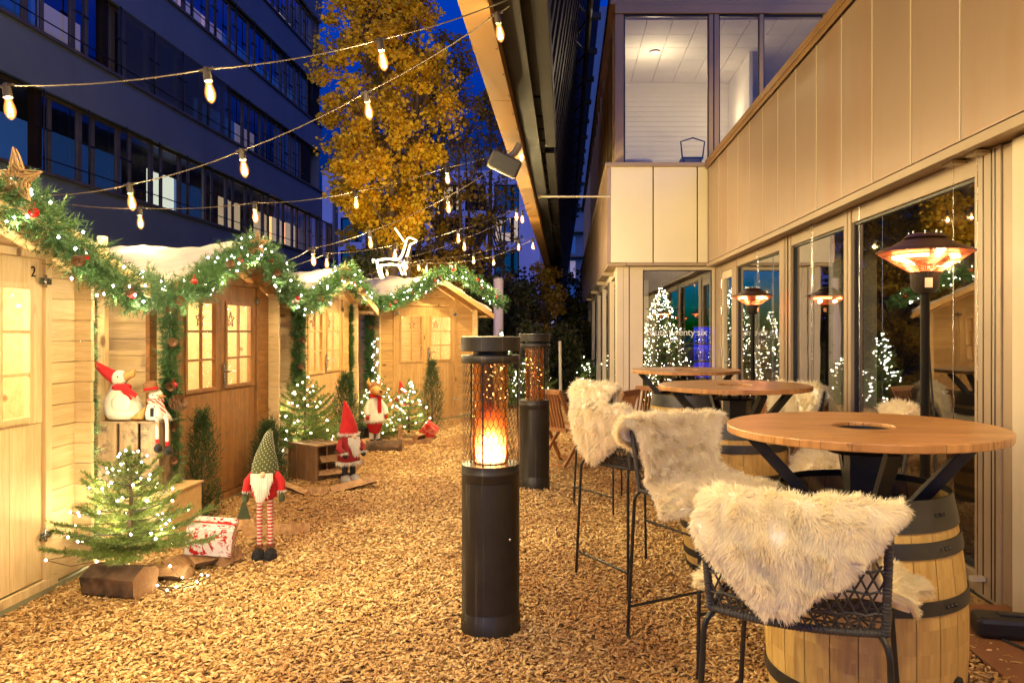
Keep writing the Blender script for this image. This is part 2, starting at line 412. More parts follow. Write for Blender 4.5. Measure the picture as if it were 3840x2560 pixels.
# needles: list of sprigs (base, axis, length) -> thin triangles
def needle_mesh(base, axis, length, per, nl, w, cone=.9):
    n = len(base); base = np.repeat(base, per, 0); ax = nrm(np.repeat(axis, per, 0)); L = np.repeat(length, per)
    t = rng.random(n*per)
    p = base+ax*(t*L)[:, None]
    d = nrm(rdir(n*per)); d = nrm(d-ax*(d*ax).sum(1, keepdims=True))
    dirn = nrm(ax*cone+d)
    l = nl*(.7+.6*rng.random(n*per))
    s_ = nrm(np.cross(dirn, rdir(n*per)))*w/2
    tip = p+dirn*l[:, None]
    V = np.stack([p-s_, p+s_, tip], 1).reshape(-1, 3)
    return V, np.arange(len(V)).reshape(-1, 3)
def merge(parts):
    Vs, Fs, o = [], [], 0
    for V, Fc in parts: Vs.append(V); Fs.append(Fc+o); o += len(V)
    return np.concatenate(Vs), np.concatenate(Fs)
def leaf_mesh(C, N, size, fold=.25):
    """diamond-round leaves: 6-gon split to quads"""
    n = len(C); a = nrm(np.cross(N, rdir(n))); b = nrm(np.cross(N, a))
    s_ = (size*(.6+.8*rng.random(n)))[:, None] if np.ndim(size) == 0 else size[:, None]
    nn = nrm(N)*s_*fold
    p0 = C-a*s_*.55; p1 = C-b*s_*.42+nn*.4-a*s_*.05; p2 = C+a*s_*.55; p3 = C+b*s_*.42+nn*.4-a*s_*.05
    V = np.stack([p0, p1, p2, p3], 1).reshape(-1, 3)
    return V, np.arange(len(V)).reshape(-1, 4)
OCT = np.array([(1, 0, 0), (-1, 0, 0), (0, 1, 0), (0, -1, 0), (0, 0, 1), (0, 0, -1)], float)
OCF = np.array([(0, 2, 4), (2, 1, 4), (1, 3, 4), (3, 0, 4), (2, 0, 5), (1, 2, 5), (3, 1, 5), (0, 3, 5)])
def dots(C, r):
    V = (C[:, None, :]+OCT[None]*r).reshape(-1, 3)
    Fc = (OCF[None]+(np.arange(len(C))*6)[:, None, None]).reshape(-1, 3)
    return V, Fc
def lamp(p, w, c, r=.03, name='lamp_light', parent=None):
    l = bpy.data.lights.new(name, 'POINT'); l.energy = w; l.color = c; l.shadow_soft_size = r
    o = bpy.data.objects.new(name, l); COL.objects.link(o); o.location = p
    if parent: o.parent = parent
    return o
def ptpath(pts, step):
    pts = [np.array(p, float) for p in pts]; out = []
    for a, b in zip(pts[:-1], pts[1:]):
        n = max(1, int(np.linalg.norm(b-a)/step))
        out += [a+(b-a)*i/n for i in range(n)]
    out.append(pts[-1]); return np.array(out)
def smooth_path(pts, sub=6):
    """catmull-rom"""
    P_ = [Vector(p) for p in pts]; P_ = [P_[0]*2-P_[1]]+P_+[P_[-1]*2-P_[-2]]; out = []
    for i in range(1, len(P_)-2):
        for k in range(sub):
            t = k/sub; a, b, c, d = P_[i-1], P_[i], P_[i+1], P_[i+2]
            out.append(.5*((2*b)+(-a+c)*t+(2*a-5*b+4*c-d)*t*t+(-a+3*b-3*c+d)*t**3))
    out.append(P_[-2]); return out
def text_part(name, s, size, mat, parent, loc, rot, extrude=.002, spacing=1.0):
    cu = bpy.data.curves.new(name, 'FONT'); cu.body = s; cu.size = size; cu.extrude = extrude; cu.space_character = spacing
    cu.align_x = 'LEFT'
    t = bpy.data.objects.new(name, cu); COL.objects.link(t)
    dg = bpy.context.evaluated_depsgraph_get(); me = bpy.data.meshes.new_from_object(t.evaluated_get(dg))
    bpy.data.objects.remove(t); me.name = name; me.materials.clear(); me.materials.append(MATS[mat])
    o = bpy.data.objects.new(name, me); COL.objects.link(o); o.parent = parent; o.location = loc; o.rotation_euler = rot
    return o

# ------------------------------------------------------------------ camera, sky
cam = bpy.data.cameras.new('camera'); co = bpy.data.objects.new('camera', cam); COL.objects.link(co)
co.location = (0, 0, EYE); co.rotation_euler = (R(90), 0, 0)
cam.sensor_width = 36; cam.lens = 36*F/2352; cam.shift_x = -(1300-1176)/2352; cam.shift_y = -(784-760)/2352
cam.clip_start = .05; cam.clip_end = 1000
sc.camera = co
w = bpy.data.worlds.new('World'); sc.world = w; w.use_nodes = True
nt = w.node_tree; bg = nt.nodes['Background']
sky = node(nt, 'ShaderNodeTexSky', sky_type='NISHITA'); sky.sun_disc = False
sky.sun_elevation = R(-3.5); sky.sun_rotation = R(200); sky.air_density = 1.2; sky.dust_density = .2; sky.ozone_density = 4
tint = mixc(nt, 1.0, sky.outputs[0], (.0, .50, 1.0), 'MULTIPLY')
link(nt, tint, bg.inputs[0]); bg.inputs[1].default_value = 17.0
sun = bpy.data.lights.new('sun', 'SUN'); sun.energy = .42; sun.angle = R(60); sun.color = (1, .70, .66)
so = bpy.data.objects.new('sun', sun); COL.objects.link(so); so.rotation_euler = (R(52), 0, R(28))
sc.view_settings.view_transform = 'Standard'; sc.view_settings.look = 'None'; sc.view_settings.exposure = 0
cy = sc.cycles; cy.use_denoising = True; cy.max_bounces = 7; cy.diffuse_bounces = 5; cy.glossy_bounces = 4; cy.transparent_max_bounces = 24
cy.transmission_bounces = 4; cy.sample_clamp_indirect = 4.0; cy.caustics_reflective = False; cy.caustics_refractive = False
try: cy.use_light_tree = True
except Exception: pass
# ------------------------------------------------------------------ ground
g = MB(); g.add([(-90, -12, 0), (60, -12, 0), (60, 220, 0), (-90, 220, 0)], [(0, 1, 2, 3)])
setp(g.build('ground', 'ground_dark'), kind='structure')
g = MB(); n_x, n_y = 60, 110
vs = []; X0, X1, Y0, Y1 = -7.5, 2.32, -4, 22
for j in range(n_y+1):
    for i in range(n_x+1):
        x = X0+(X1-X0)*i/n_x; y = Y0+(Y1-Y0)*j/n_y
        e = min(i, n_x-i, n_y-j)/3
        vs.append((x, y, .006+.012*(math.sin(x*2.1+y)+math.sin(y*1.7-x*1.3))*.5*min(1, e)+.008*min(1, e)))
g.add(vs, [(j*(n_x+1)+i, j*(n_x+1)+i+1, (j+1)*(n_x+1)+i+1, (j+1)*(n_x+1)+i) for j in range(n_y) for i in range(n_x)], True)
setp(g.build('wood_chip_bed', 'chip_ground'), kind='structure')
g = MB(); g.bx(1.86, 2.4, 1.2, 4.15, .0, .038); setp(g.build('path', 'deck_orange'), kind='structure')
def chips():
    V = []
    for y0, y1, xa, xb, dens, sz in ((2.9, 4.6, -3.0, 2.0, 3600, 1.0), (4.6, 6.5, -3.1, 2.1, 2500, 1.0), (6.5, 9.5, -3.3, 2.3, 1300, 1.15), (9.5, 15, -3.2, 2.3, 620, 1.35), (15, 22, -2.5, .8, 260, 1.8)):
        n = int((y1-y0)*(xb-xa)*dens*1.2)
        sz = sz*.98;  c = np.stack([xa+(xb-xa)*rng.random(n), y0+(y1-y0)*rng.random(n), .022+.018*rng.random(n)], 1)
        if y0 < 4.2: c = c[(c[:, 0] < 1.84) | (c[:, 1] > 4.15) | (rng.random(n) < .12)]; n = len(c)
        c[:, 2] += .012*(np.sin(c[:, 0]*2.1+c[:, 1])+np.sin(c[:, 1]*1.7-c[:, 0]*1.3))*.5
        a = rng.random(n)*2*PI; N = nrm(np.stack([rng.normal(0, .17, n), rng.normal(0, .17, n), np.ones(n)], 1))
        d = nrm(np.stack([np.cos(a), np.sin(a), np.zeros(n)], 1)); d = nrm(d-N*(d*N).sum(1, keepdims=True)); e = np.cross(N, d)
        L = (.008+.019*rng.random(n)**1.6)*sz; W = (.0035+.0065*rng.random(n))*sz; T = .003*sz
        k1 = (.5+.5*rng.random(n)); k2 = (.4+.6*rng.random(n)); sk = rng.normal(0, .3, n)
        bend = N*(rng.normal(0, .003, n))[:, None]
        l, w_ = L[:, None], W[:, None]
        p = [c-d*l-e*w_*k1[:, None]+bend, c-d*l*(1+sk*.3)[:, None]+e*w_*k2[:, None]+bend, c-e*w_-bend, c+e*w_-bend,
             c+d*l-e*w_*k2[:, None]+bend, c+d*l*(1-sk*.3)[:, None]+e*w_*k1[:, None]+bend]
        dn = N*T
        p += [p[0]-dn, p[2]-dn*1.0, p[4]-dn, p[1]-dn, p[3]-dn, p[5]-dn]
        V.append(np.stack(p, 1))
    V = np.concatenate(V); n = len(V)
    f = np.array([(0, 2, 3, 1), (2, 4, 5, 3), (6, 7, 2, 0), (7, 8, 4, 2), (1, 3, 10, 9), (3, 5, 11, 10)])
    return V.reshape(-1, 3), (f[None]+(np.arange(n)*12)[:, None, None]).reshape(-1, 4)
V, Fc = chips(); setp(np_obj('wood_chips', V, Fc, 'chip_wood'), kind='stuff', label='pale wood chips strewn over the whole ground', cat='wood chips')

# ------------------------------------------------------------------ restaurant building (right)
rb = thing('restaurant_building', 'pale metal clad restaurant building with tall glazing on the right', 'building', (0, 0, 0))
CX, CZ0, CZ1, WY = 2.2, 2.56, 4.04, 12.0
# cladding panels along the terrace side
seams = [WY]+[WY-.24-.62*i for i in range(26)]
b = MB()
for a, c in zip(seams[:-1], seams[1:]):
    b.bx(CX, CX+.05, c+.012, a-.004, CZ0, CZ1-.02)
b.build('cladding_panels', 'cladding_metal', rb, bevel=.004)
b = MB()
for s_ in seams[1:]: b.bx(CX-.003, CX+.01, s_+.0, s_+.011, CZ0, CZ1-.02)
b.build('seam_trim', 'frame_white', rb)
b = MB(); b.bx(CX+.051, CX+.3, -4, WY+.3, CZ0+.02, CZ1-.01); b.build('wall_core', 'interior_dark', rb)
b = MB(); b.bx(CX-.06, CX+.36, -4, WY-.06, CZ1, CZ1+.05); b.bx(CX-.05, CX-.035, -4, WY-.05, CZ1-.05, CZ1-.001); b.bx(CX-.06, CX+.36, -4, WY-.06, CZ1+.05, CZ1+.075)
b.build('parapet_ledge', 'ledge_bronze', rb, bevel=.004)
b = MB(); b.bx(CX-.03, CX+.02, -4, WY-.03, CZ0-.075, CZ0-.02); b.bx(CX+.02, CX+.24, -4, WY+.2, CZ0-.045, CZ0-.02)
b.build('awning_rail', 'frame_alu', rb, bevel=.003)
# bump-out facing the camera and its long flank
BX = .69
b = MB()
for x0, x1 in ((BX, 1.345), (1.355, 2.03), (2.04, CX)):
    b.bx(x0+.006, x1-.004, WY, WY+.05, CZ0, CZ1)
b.build('cladding_panels', 'cladding_pale', rb, bevel=.004)
b = MB()
y = WY
while y < 34:
    b.bx(BX-.05, BX, y+.012, y+.60, CZ0, CZ1); y += .61
b.build('cladding_panels', 'cladding_metal', rb)
b = MB(); b.bx(BX, CX+.05, WY+.055, WY+.2, CZ0+.02, CZ1); b.bx(BX+.001, BX+.25, WY+.2, 34, CZ0+.02, CZ1); b.build('wall_core', 'interior_dark', rb)
b = MB(); b.bx(BX-.08, CX-.065, WY-.05, WY+.3, CZ1+.003, CZ1+.06); b.bx(BX-.08, BX+.2, WY+.305, 34, CZ1+.003, CZ1+.06); b.build('parapet_ledge', 'frame_alu', rb, bevel=.004)
b = MB(); b.bx(BX-.04, BX+.24, WY+.05, 34, CZ0-.05, CZ0-.002); b.bx(BX+.25, CX, WY-.01, WY+.4, CZ0-.045, CZ0-.003)
for yy in (13.2, 15.8, 19.5, 24): b.bx(BX-.06, BX+.22, yy, yy+.08, CZ0-.12, CZ0-.055)
b.build('soffit', 'frame_alu', rb)
# ground-floor glazing along the terrace: frames
GX = 2.4
def glaz_frames(mb, x0, x1, posts, z0, z1):
    for a, c in posts: mb.bx(x0, x1, a, c, z0, z1)
b = MB()
glaz_frames(b, GX-.05, GX+.06, ((4.19, 4.46), (6.40, 6.56), (8.12, 8.54), (10.72, 11.0), (11.75, 12.2)), .0, CZ0-.05)
for a, c in ((4.46, 6.4), (6.56, 8.12), (8.54, 10.72), (11.0, 11.75)):
    b.bx(GX-.04, GX+.05, a, c, CZ0-.17, CZ0-.051); b.bx(GX-.04, GX+.05, a, c, .0, .12)
b.build('window_frames', 'frame_alu', rb, bevel=.004)
b = MB()
for yy in (4.24, 4.275, 4.36, 6.47, 8.30, 8.34): b.bx(GX-.053, GX-.0495, yy, yy+.008, .02, CZ0-.06)
b.bx(GX-.06, GX+.1, 8.19, 8.21, .02, CZ0-.06)
b.build('frame_grooves', 'plastic_black', rb)
b = MB(); b.bx(2.33, 3.0, -4, 4.05, .0, CZ0-.06); b.build('corner_pillar', 'frame_white', rb, bevel=.005)
b = MB(); b.bx(2.36, 2.42, 4.055, 4.185, 0, CZ0-.06); b.build('corner_trim', 'frame_alu', rb)
for a, c in ((4.46, 6.4), (6.56, 8.12), (8.54, 10.72)):
    wn = MB()
    wn.bx(GX-.02, GX+.02, a+.001, a+.022, .12, CZ0-.171); wn.bx(GX-.02, GX+.02, c-.022, c-.001, .12, CZ0-.171)
    wn.bx(GX-.02, GX+.02, a+.022, c-.022, .121, .14); wn.bx(GX-.02, GX+.02, a+.022, c-.022, CZ0-.19, CZ0-.172)
    wo = wn.build('window', 'plastic_black', rb)
    p = MB(); p.add([(GX, a, .12), (GX, c, .12), (GX, c, CZ0-.17), (GX, a, CZ0-.17)], [(0, 1, 2, 3)]); p.build('pane', 'glass_facade', wo)
# glazed door in the flank
b = MB(); b.bx(GX-.03, GX+.02, 11.002, 11.09, .12, CZ0-.18); b.bx(GX-.03, GX+.02, 11.66, 11.748, .12, CZ0-.18); b.bx(GX-.03, GX+.02, 11.09, 11.66, .121, .25); b.bx(GX-.03, GX+.02, 11.09, 11.66, CZ0-.28, CZ0-.172)
dr = b.build('door', 'frame_white', rb)
p = MB(); p.add([(GX, 11.09, .25), (GX, 11.66, .25), (GX, 11.66, CZ0-.28), (GX, 11.09, CZ0-.28)], [(0, 1, 2, 3)]); p.build('pane', 'glass_facade', dr)
for z in (.5, 1.1, 1.75, 2.15):
    h = MB(); h.tube([(GX-.05, 11.70, z), (GX-.05, 11.70, z+.12)], .014, 8); h.build('hinge', 'steel_bright', dr)
h = MB(); h.tube([(GX-.03, 11.13, 1.05), (GX-.09, 11.13, 1.05), (GX-.09, 11.27, 1.05)], .01, 8); h.build('handle', 'steel_bright', dr)
# blind guide wires
b = MB()
for yy in (4.62, 4.35, 6.1, 7.25, 7.29, 9.3, 9.35): b.tube([(GX-.09, yy, .12), (GX-.09, yy, CZ0-.05)], .003, 5)
b.build('blind_wires', 'steel_bright', rb)
for yy in (4.35, 4.62):
    b = MB(); b.bx(GX-.13, GX-.055, yy-.02, yy+.02, .10, .125); b.build('wire_bracket', 'frame_white', rb); b = MB(); b.bx(GX-.13, GX-.02, yy-.06, yy+.06, CZ0-.075, CZ0-.055); b.build('wire_bracket', 'frame_white', rb)
# frontal ground glazing with lettering
FY = 12.25
b = MB(); b.bx(.80, .99, FY-.06, FY+.1, 0, CZ0-.05); b.bx(1.0, 1.21, FY-.055, FY+.1, 0, CZ0-.05); b.bx(1.21, 2.3, FY-.05, FY+.1, 2.46, CZ0-.05); b.bx(1.21, 2.3, FY-.05, FY+.1, 0, .13); b.bx(2.30, 2.345, FY-.05, FY+.1, 0, CZ0-.05)
b.build('window_frames', 'frame_cream', rb, bevel=.004)
b = MB(); b.bx(.992, .998, FY-.062, FY, 0, 2.5); b.bx(.90, .904, FY-.0625, FY-.06, 0, 2.5); b.build('frame_grooves', 'plastic_black', rb)
b = MB(); b.bx(1.212, 1.228, FY-.03, FY, .13, 2.46); b.bx(2.284, 2.298, FY-.03, FY, .13, 2.46); b.bx(1.228, 2.284, FY-.03, FY, 2.445, 2.459)
wo = b.build('window', 'plastic_black', rb)
p = MB(); p.add([(1.21, FY-.01, .13), (2.3, FY-.01, .13), (2.3, FY-.01, 2.46), (1.21, FY-.01, 2.46)], [(0, 1, 2, 3)]); p.build('pane', 'glass_facade', wo)
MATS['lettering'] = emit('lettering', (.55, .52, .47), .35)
text_part('lettering', 'route', .155, 'lettering', wo, (1.262, FY-.035, 1.43), (R(90), 0, 0), .001, .95)
text_part('lettering', 'twenty\u00b7six', .155, 'lettering', wo, (1.62, FY-.035, 1.43), (R(90), 0, 0), .0025, .95)
text_part('lettering', 'STEAK', .05, 'lettering', wo, (1.60, FY-.035, 1.335), (R(90), 0, 0), .001, 1.3)
# flank of the bump-out, ground floor
b = MB()
for a, c in ((12.35, 12.62), (14.1, 14.8), (16.9, 17.3), (19.6, 20.6), (23.5, 24.5), (27.5, 28.5), (32, 34)): b.bx(.80, .88, a, c, 0, CZ0-.055)
b.bx(.81, .87, 12.35, 34, CZ0-.16, CZ0-.056)
b.build('window_frames', 'frame_cream', rb)
b = MB()
for yy in (14.2, 14.35, 14.5, 14.62): b.bx(.796, .80, yy, yy+.04, 0, 2.4)
b.build('frame_grooves', 'plastic_black', rb)
for a, c in ((12.62, 14.1), (14.8, 16.9), (17.3, 19.6), (20.6, 23.5), (24.5, 27.5), (28.5, 32)):
    wn = MB(); wn.bx(.83, .85, a, a+.03, .1, 2.4); wn.bx(.83, .85, c-.03, c, .1, 2.4); wn.bx(.83, .85, a, c, 0, .1)
    wo = wn.build('window', 'frame_cream', rb); p = MB(); p.add([(.84, a, .1), (.84, c, .1), (.84, c, 2.4), (.84, a, 2.4)], [(0, 1, 2, 3)]); p.build('pane', 'glass_facade', wo)
# interior, ground floor: floor, back walls, columns
b = MB(); b.bx(2.5, 7, -4, 12.3, .0, .03); b.bx(.95, 7, 12.36, 34, .0, .03); b.build('interior_floor', 'interior_floor', rb)
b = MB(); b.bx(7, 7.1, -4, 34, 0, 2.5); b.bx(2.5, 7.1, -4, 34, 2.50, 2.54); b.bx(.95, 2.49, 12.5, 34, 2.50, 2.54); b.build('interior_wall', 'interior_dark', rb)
b = MB(); b.bx(3.05, 3.45, 8.6, 9.0, .03, 2.5); b.bx(3.3, 3.7, 13.2, 13.6, .03, 2.5); b.bx(1.5, 1.62, 15.2, 15.3, .03, 2.5); b.build('interior_column', 'interior_white', rb)
# upper floor
UY = 12.35; UZ0, UZ1 = 4.04, 6.55
b = MB()
for x0, x1 in ((.78, .92), (2.28, 2.44), (3.09, 3.15), (4.10, 4.22)): b.bx(x0, x1, UY, UY+.1, CZ1+.07, UZ1)
b.bx(.78, 4.6, UY-.03, UY+.12, UZ1, UZ1+.14); b.bx(.92, 2.28, UY-.02, UY+.08, CZ1+.062, CZ1+.11); b.bx(2.40, 4.1, UY-.02, UY+.08, CZ1-.3, CZ1+.11)
b.build('window_frames', 'frame_tan', rb, bevel=.004)
b = MB(); b.bx(.92, 2.28, UY+.02, UY+.06, UZ1-.035, UZ1-.001); b.bx(2.44, 4.1, UY+.02, UY+.06, UZ1-.035, UZ1-.001); b.bx(2.345, 2.365, UY-.005, UY, CZ1, UZ1); b.bx(.921, .945, UY+.02, UY+.06, CZ1+.1, UZ1-.04); b.build('frame_grooves', 'plastic_black', rb)
for x0, x1 in ((.92, 2.28), (2.44, 3.09), (3.15, 4.10)):
    wn = MB(); wn.bx(x0+.001, x0+.02, UY+.03, UY+.05, CZ1+.11, UZ1-.036); wn.bx(x1-.02, x1-.001, UY+.03, UY+.05, CZ1+.11, UZ1-.036)
    wo = wn.build('window', 'plastic_black', rb)
    p = MB(); p.add([(x0, UY+.04, CZ1+.1), (x1, UY+.04, CZ1+.1), (x1, UY+.04, UZ1), (x0, UY+.04, UZ1)], [(0, 1, 2, 3)]); p.build('pane', 'glass_upper', wo)
b = MB(); b.bx(.70, .80, WY+.35, 34, UZ1+.15, UZ1+.45); b.bx(.72, 4.6, UY-.02, UY+.3, UZ1+.145, UZ1+1.2)
b.build('eaves_band', 'frame_tan', rb)
b = MB()
yy = UY+.3
while yy < 34: b.bx(.76, .84, yy, yy+.09, CZ1+.07, UZ1+.14); yy += 1.15
b.bx(.77, .83, UY+.3, 34, CZ1+.07, CZ1+.14)
b.build('window_frames', 'frame_tan', rb)
yy = UY+.39; first = None
for k in range(10):
    wn = MB(); wn.bx(.79, .81, yy+.001, yy+.02, CZ1+.15, UZ1+.1); wo = wn.build('window', 'plastic_black', rb)
    p = MB(); p.add([(.80, yy, CZ1+.14), (.80, yy+1.06, CZ1+.14), (.80, yy+1.06, UZ1+.14), (.80, yy, UZ1+.14)], [(0, 1, 2, 3)]); p.build('pane', 'glass_office', wo); yy += 1.15
# upper room: tiled ceiling, walls
b = MB()
for i in range(9):
    for j in range(7):
        b.bx(.9+i*.42, .9+i*.42+.41, UY+.2+j*.62, UY+.2+j*.62+.61, UZ1-.02, UZ1)
b.build('ceiling_tiles', 'interior_white', rb)
b = MB()
for j in range(26): b.bx(.9, 3.3, UY+3.4, UY+3.43, 4.05+j*.1, 4.05+j*.1+.096)
b.bx(.86, .9, UY+1.2, UY+3.4, 4.05, UZ1-.03); b.bx(.86, 4.6, UY+.15, UY+4.4, 4.0, 4.045); b.bx(3.3, 3.36, UY+1.6, UY+3.4, 4.05, UZ1-.03)
b.bx(3.36, 4.6, UY+4.3, UY+4.4, 4.05, UZ1-.03); b.bx(.86, 4.6, UY+.15, UY+4.4, UZ1+.01, UZ1+.05); b.bx(4.6, 4.7, UY+.1, UY+4.4, 4.0, UZ1)
b.build('interior_wall', 'interior_white', rb)
lamp((1.6, UY+1.6, 6.0), 30, (1, .80, .50), .12, 'ceiling_lamp', rb); lamp((2.9, UY+2.4, 5.6), 14, (1, .78, .48), .1, 'ceiling_lamp', rb)
b = MB(); b.lathe([(.06, 6.49), (.10, 6.5), (.10, 6.53)], (1.6, UY+1.6, 0), 16); b.build('ceiling_fitting', 'interior_white', rb)
# upper furniture
t = thing('cafe_table', 'white round cafe table behind the lit upper window', 'table', (1.2, UY+.75, 4.045))
b = MB(); b.lathe([(.0001, .28), (.26, .28), (.26, .31), (.0001, .31)], n=24); b.build('tabletop', 'interior_white', t)
b = MB(); b.tube([(0, 0, .0), (0, 0, .28)], .02); b.lathe([(.16, 0), (.16, .015), (.02, .03)], n=16); b.build('leg', 'steel_bright', t)
t = thing('upper_chair', 'dark wire chair standing at the right of the lit upper window', 'chair', (2.12, UY+.8, 4.045))
for sx in (-1, 1):
    for sy in (-1, 1):
        b = MB(); b.tube([(sx*.18, sy*.18, 0), (sx*.14, sy*.14, .34)], .012, 6); b.build('leg', 'black_metal', t)
b = MB(); b.box((0, 0, .35), (.36, .36, .03)); b.build('seat', 'black_metal', t)
b = MB(); b.tube([(.17, -.16, .36), (.2, -.18, .62), (.0, -.2, .68), (-.2, -.18, .62), (-.17, -.16, .36)], .014, 6); b.build('backrest', 'black_metal', t)
# blue lit bar inside
t = thing('bar_shelf', 'blue glowing bar shelf inside behind the glass lettering', 'shelf', (2.86, 15.5, .03))
b = MB(); b.bx(-.28, .28, .1, .14, .5, 1.55); b.build('back_panel', 'blue_bar', t)
b = MB()
for z in (.5, .85, 1.2, 1.55): b.bx(-.30, .30, -.12, .1, z, z+.03)
b.build('shelf_boards', 'interior_dark', t)
b = MB()
for z in (.53, .88, 1.23):
    for i in range(9):
        b.lathe([(.03, 0), (.03, .16), (.01, .2), (.01, .26)], (-.26+i*.06+random.uniform(-.02, .02), -.02, z), 8)
b.build('bottles', 'glass_office', t)
# tie rod to canopy
t = thing('tie_rod', 'thin pale steel rod tying the dark canopy to the pale corner panel', 'rod', (0, 12, 3.58))
b = MB(); b.tube([(-.42, 0, 0), (BX, 0, 0)], .014, 8); b.build('rod', 'frame_white', t)
b = MB(); b.lathe([(.03, -.02), (.03, .02)], (-.42, 0, 0), 10, Matrix.Rotation(R(90), 3, 'Y')); b.build('end_plate', 'frame_alu', t)
# ------------------------------------------------------------------ leaning screen with orange fascia
cn = thing('leaning_metal_screen', 'dark ribbed metal screen leaning over the lane above an orange beam', 'facade screen', (0, 0, 0))
b = MB(); y = -8
while y < 34:
    b.bx(-.66, -.475, y+.004, y+2.1, 3.5, 3.95); y += 2.105
b.build('fascia_beam', 'fascia_orange', cn, bevel=.003)
b = MB(); y = 2.2
for k in range(60):
    b.box((-.49+.0, y, 3.497), (.012, .012, .008)); y += .55
b.build('screws', 'plastic_black', cn)
b = MB(); b.bx(-.474, -.30, -8, 34, 3.62, 3.66); b.bx(-.474, -.466, -8, 34, 3.66, 4.1); b.build('inner_flange', 'bronze_dark', cn)
# stacked panels leaning: surface x = -.36 + .15*(z-3.6)
def lx(z): return -.36+.15*(z-3.6)
b = MB(); y = -8; k = 0
while y < 60:
    wd = .46 if k % 3 else .62
    z0 = 3.75
    for (ya, yb, off) in ((y, y+wd*.55, 0), (y+wd*.55, y+wd, .05)):
        vs = [(lx(z0)-.02+off, ya, z0), (lx(z0)-.02+off, yb, z0), (lx(13)-.02+off, yb, 13), (lx(13)-.02+off, ya, 13),
              (lx(z0)+.10+off, ya, z0), (lx(z0)+.10+off, yb, z0), (lx(13)+.10+off, yb, 13), (lx(13)+.10+off, ya, 13)]
        b.add(vs, [(0, 1, 2, 3), (4, 7, 6, 5), (0, 4, 5, 1), (3, 2, 6, 7), (0, 3, 7, 4), (1, 5, 6, 2)])
    y += wd+.06; k += 1
b.build('ribbed_panels', 'bronze_dark', cn)
b = MB()
for (ya, yb, z0, z1, xx) in ((2.0, 7.3, 3.72, 3.95, -.33), (5.0, 9.3, 3.70, 3.98, -.24), (9.6, 12.6, 3.70, 3.98, -.26), (13, 16, 3.7, 3.98, -.26), (16.4, 20, 3.7, 3.98, -.26), (20.4, 25, 3.7, 3.98, -.26)):
    b.bx(xx-.0, xx+.12, ya, yb, z0, z1)
b.build('bracket_box', 'bronze_dark', cn, bevel=.006)
b = MB(); b.add([(lx(3.67)+.02, -8, 3.67), (lx(3.67)+.02, 60, 3.67), (lx(13)+.02, 60, 13), (lx(13)+.02, -8, 13)], [(0, 1, 2, 3)]); b.build('backing_sheet', 'facade_brown', cn)
# lattice girder
t = thing('lattice_girder', 'slim black lattice girder hung between the dark screen and the glazing', 'girder', (0, 0, 6.35))
b = MB(); b.tube([(.36, 3, 0), (.36, 34, 0)], .045, 10); b.build('pole', 'black_metal', t)
b = MB(); y = 3.0; pts = []
for k in range(42): pts.append((.12 if k % 2 else .36, y, -.05 if k % 2 else 0)); y += .75
for p0, p1 in zip(pts[:-1], pts[1:]): b.tube([p0, p1], .022, 6)
b.build('diagonals', 'black_metal', t)
for k in range(21):
    b = MB(); b.box((.44, 3+1.5*k, .02), (.2, .1, .08)); b.build('clamp', 'black_metal', t)
# loudspeaker on the beam
t = thing('loudspeaker', 'dark grey loudspeaker tilted under the orange beam', 'speaker', (-.64, 8.05, 3.23), 0, None, (R(8), R(24), R(10)))
b = MB(); b.box((0, 0, 0), (.33, .2, .19)); b.build('body', 'plastic_black', t, bevel=.03)
MATS['speaker_grey'] = plain('speaker_grey', (.045, .038, .03), .6)
t.children[0].data.materials[0] = MATS['speaker_grey']
b = MB(); b.box((0, -.102, 0), (.28, .006, .15)); b.build('grille', 'plastic_black', t)
b = MB(); b.tube([(.02, 0, .09), (.05, 0, .16), (.06, 0, .26)], .035, 8); b.build('bracket', 'frame_taupe', t)
# ------------------------------------------------------------------ office building (left)
OX = -12.5
ob = thing('office_building', 'dark grey office block with rows of strip windows on the left', 'building', (OX, 0, 0))
def rz(r): return EYE+r*12.5
Y0o, Y1o = 13.0, 39.7
sills = [.304+.265*k for k in range(5)]; heads = [s+.158 for s in sills]
zprev = -1.5
levels = []
for k in range(5):
    levels.append((zprev, rz(sills[k]))); zprev = rz(heads[k])
levels.append((zprev, zprev+1.2))
PW = 3.55
for li, (z0, z1) in enumerate(levels):
    ya = -8.75; b = MB()
    while ya < 42.4:
        yb = min(ya+PW, 42.5 if li < 1 else Y1o)
        if yb-ya > .3: b.bx(-.12, 0, ya+.012, yb, z0+.0, z1-.0)
        ya += PW
    b.build('facade_band', 'facade_dark', ob)
b = MB()
# near solid part beside first window row
for z0, z1 in ((rz(sills[0]), rz(sills[0])+1.0), (rz(sills[0])+1.012, rz(heads[0]))):
    b.bx(-.12, 0, 9, 15.4, z0+.012, z1)
b.bx(-.12, -.0, 41.9, 42.5, rz(sills[0]), rz(heads[0])+2)
b.build('facade_band', 'facade_dark', ob)
b = MB(); b.bx(-9, -.13, 8.9, 9.0, -1, zprev+1.2); b.bx(-9, -.14, Y1o-.1, Y1o, rz(sills[0]), zprev+1.2); b.bx(-9, -.14, 42.4, 42.5, -1, rz(heads[0])); b.bx(-9, -.12, 9, Y1o, zprev+1.2, zprev+1.3)
b.build('end_wall', 'facade_dark', ob)
b = MB()
for k in range(5): b.bx(-.10, .07, 14 if k == 0 else 9, 42.4 if k == 0 else Y1o, rz(sills[k])-.06, rz(sills[k])+.02)
b.build('window_sills', 'frame_taupe', ob)
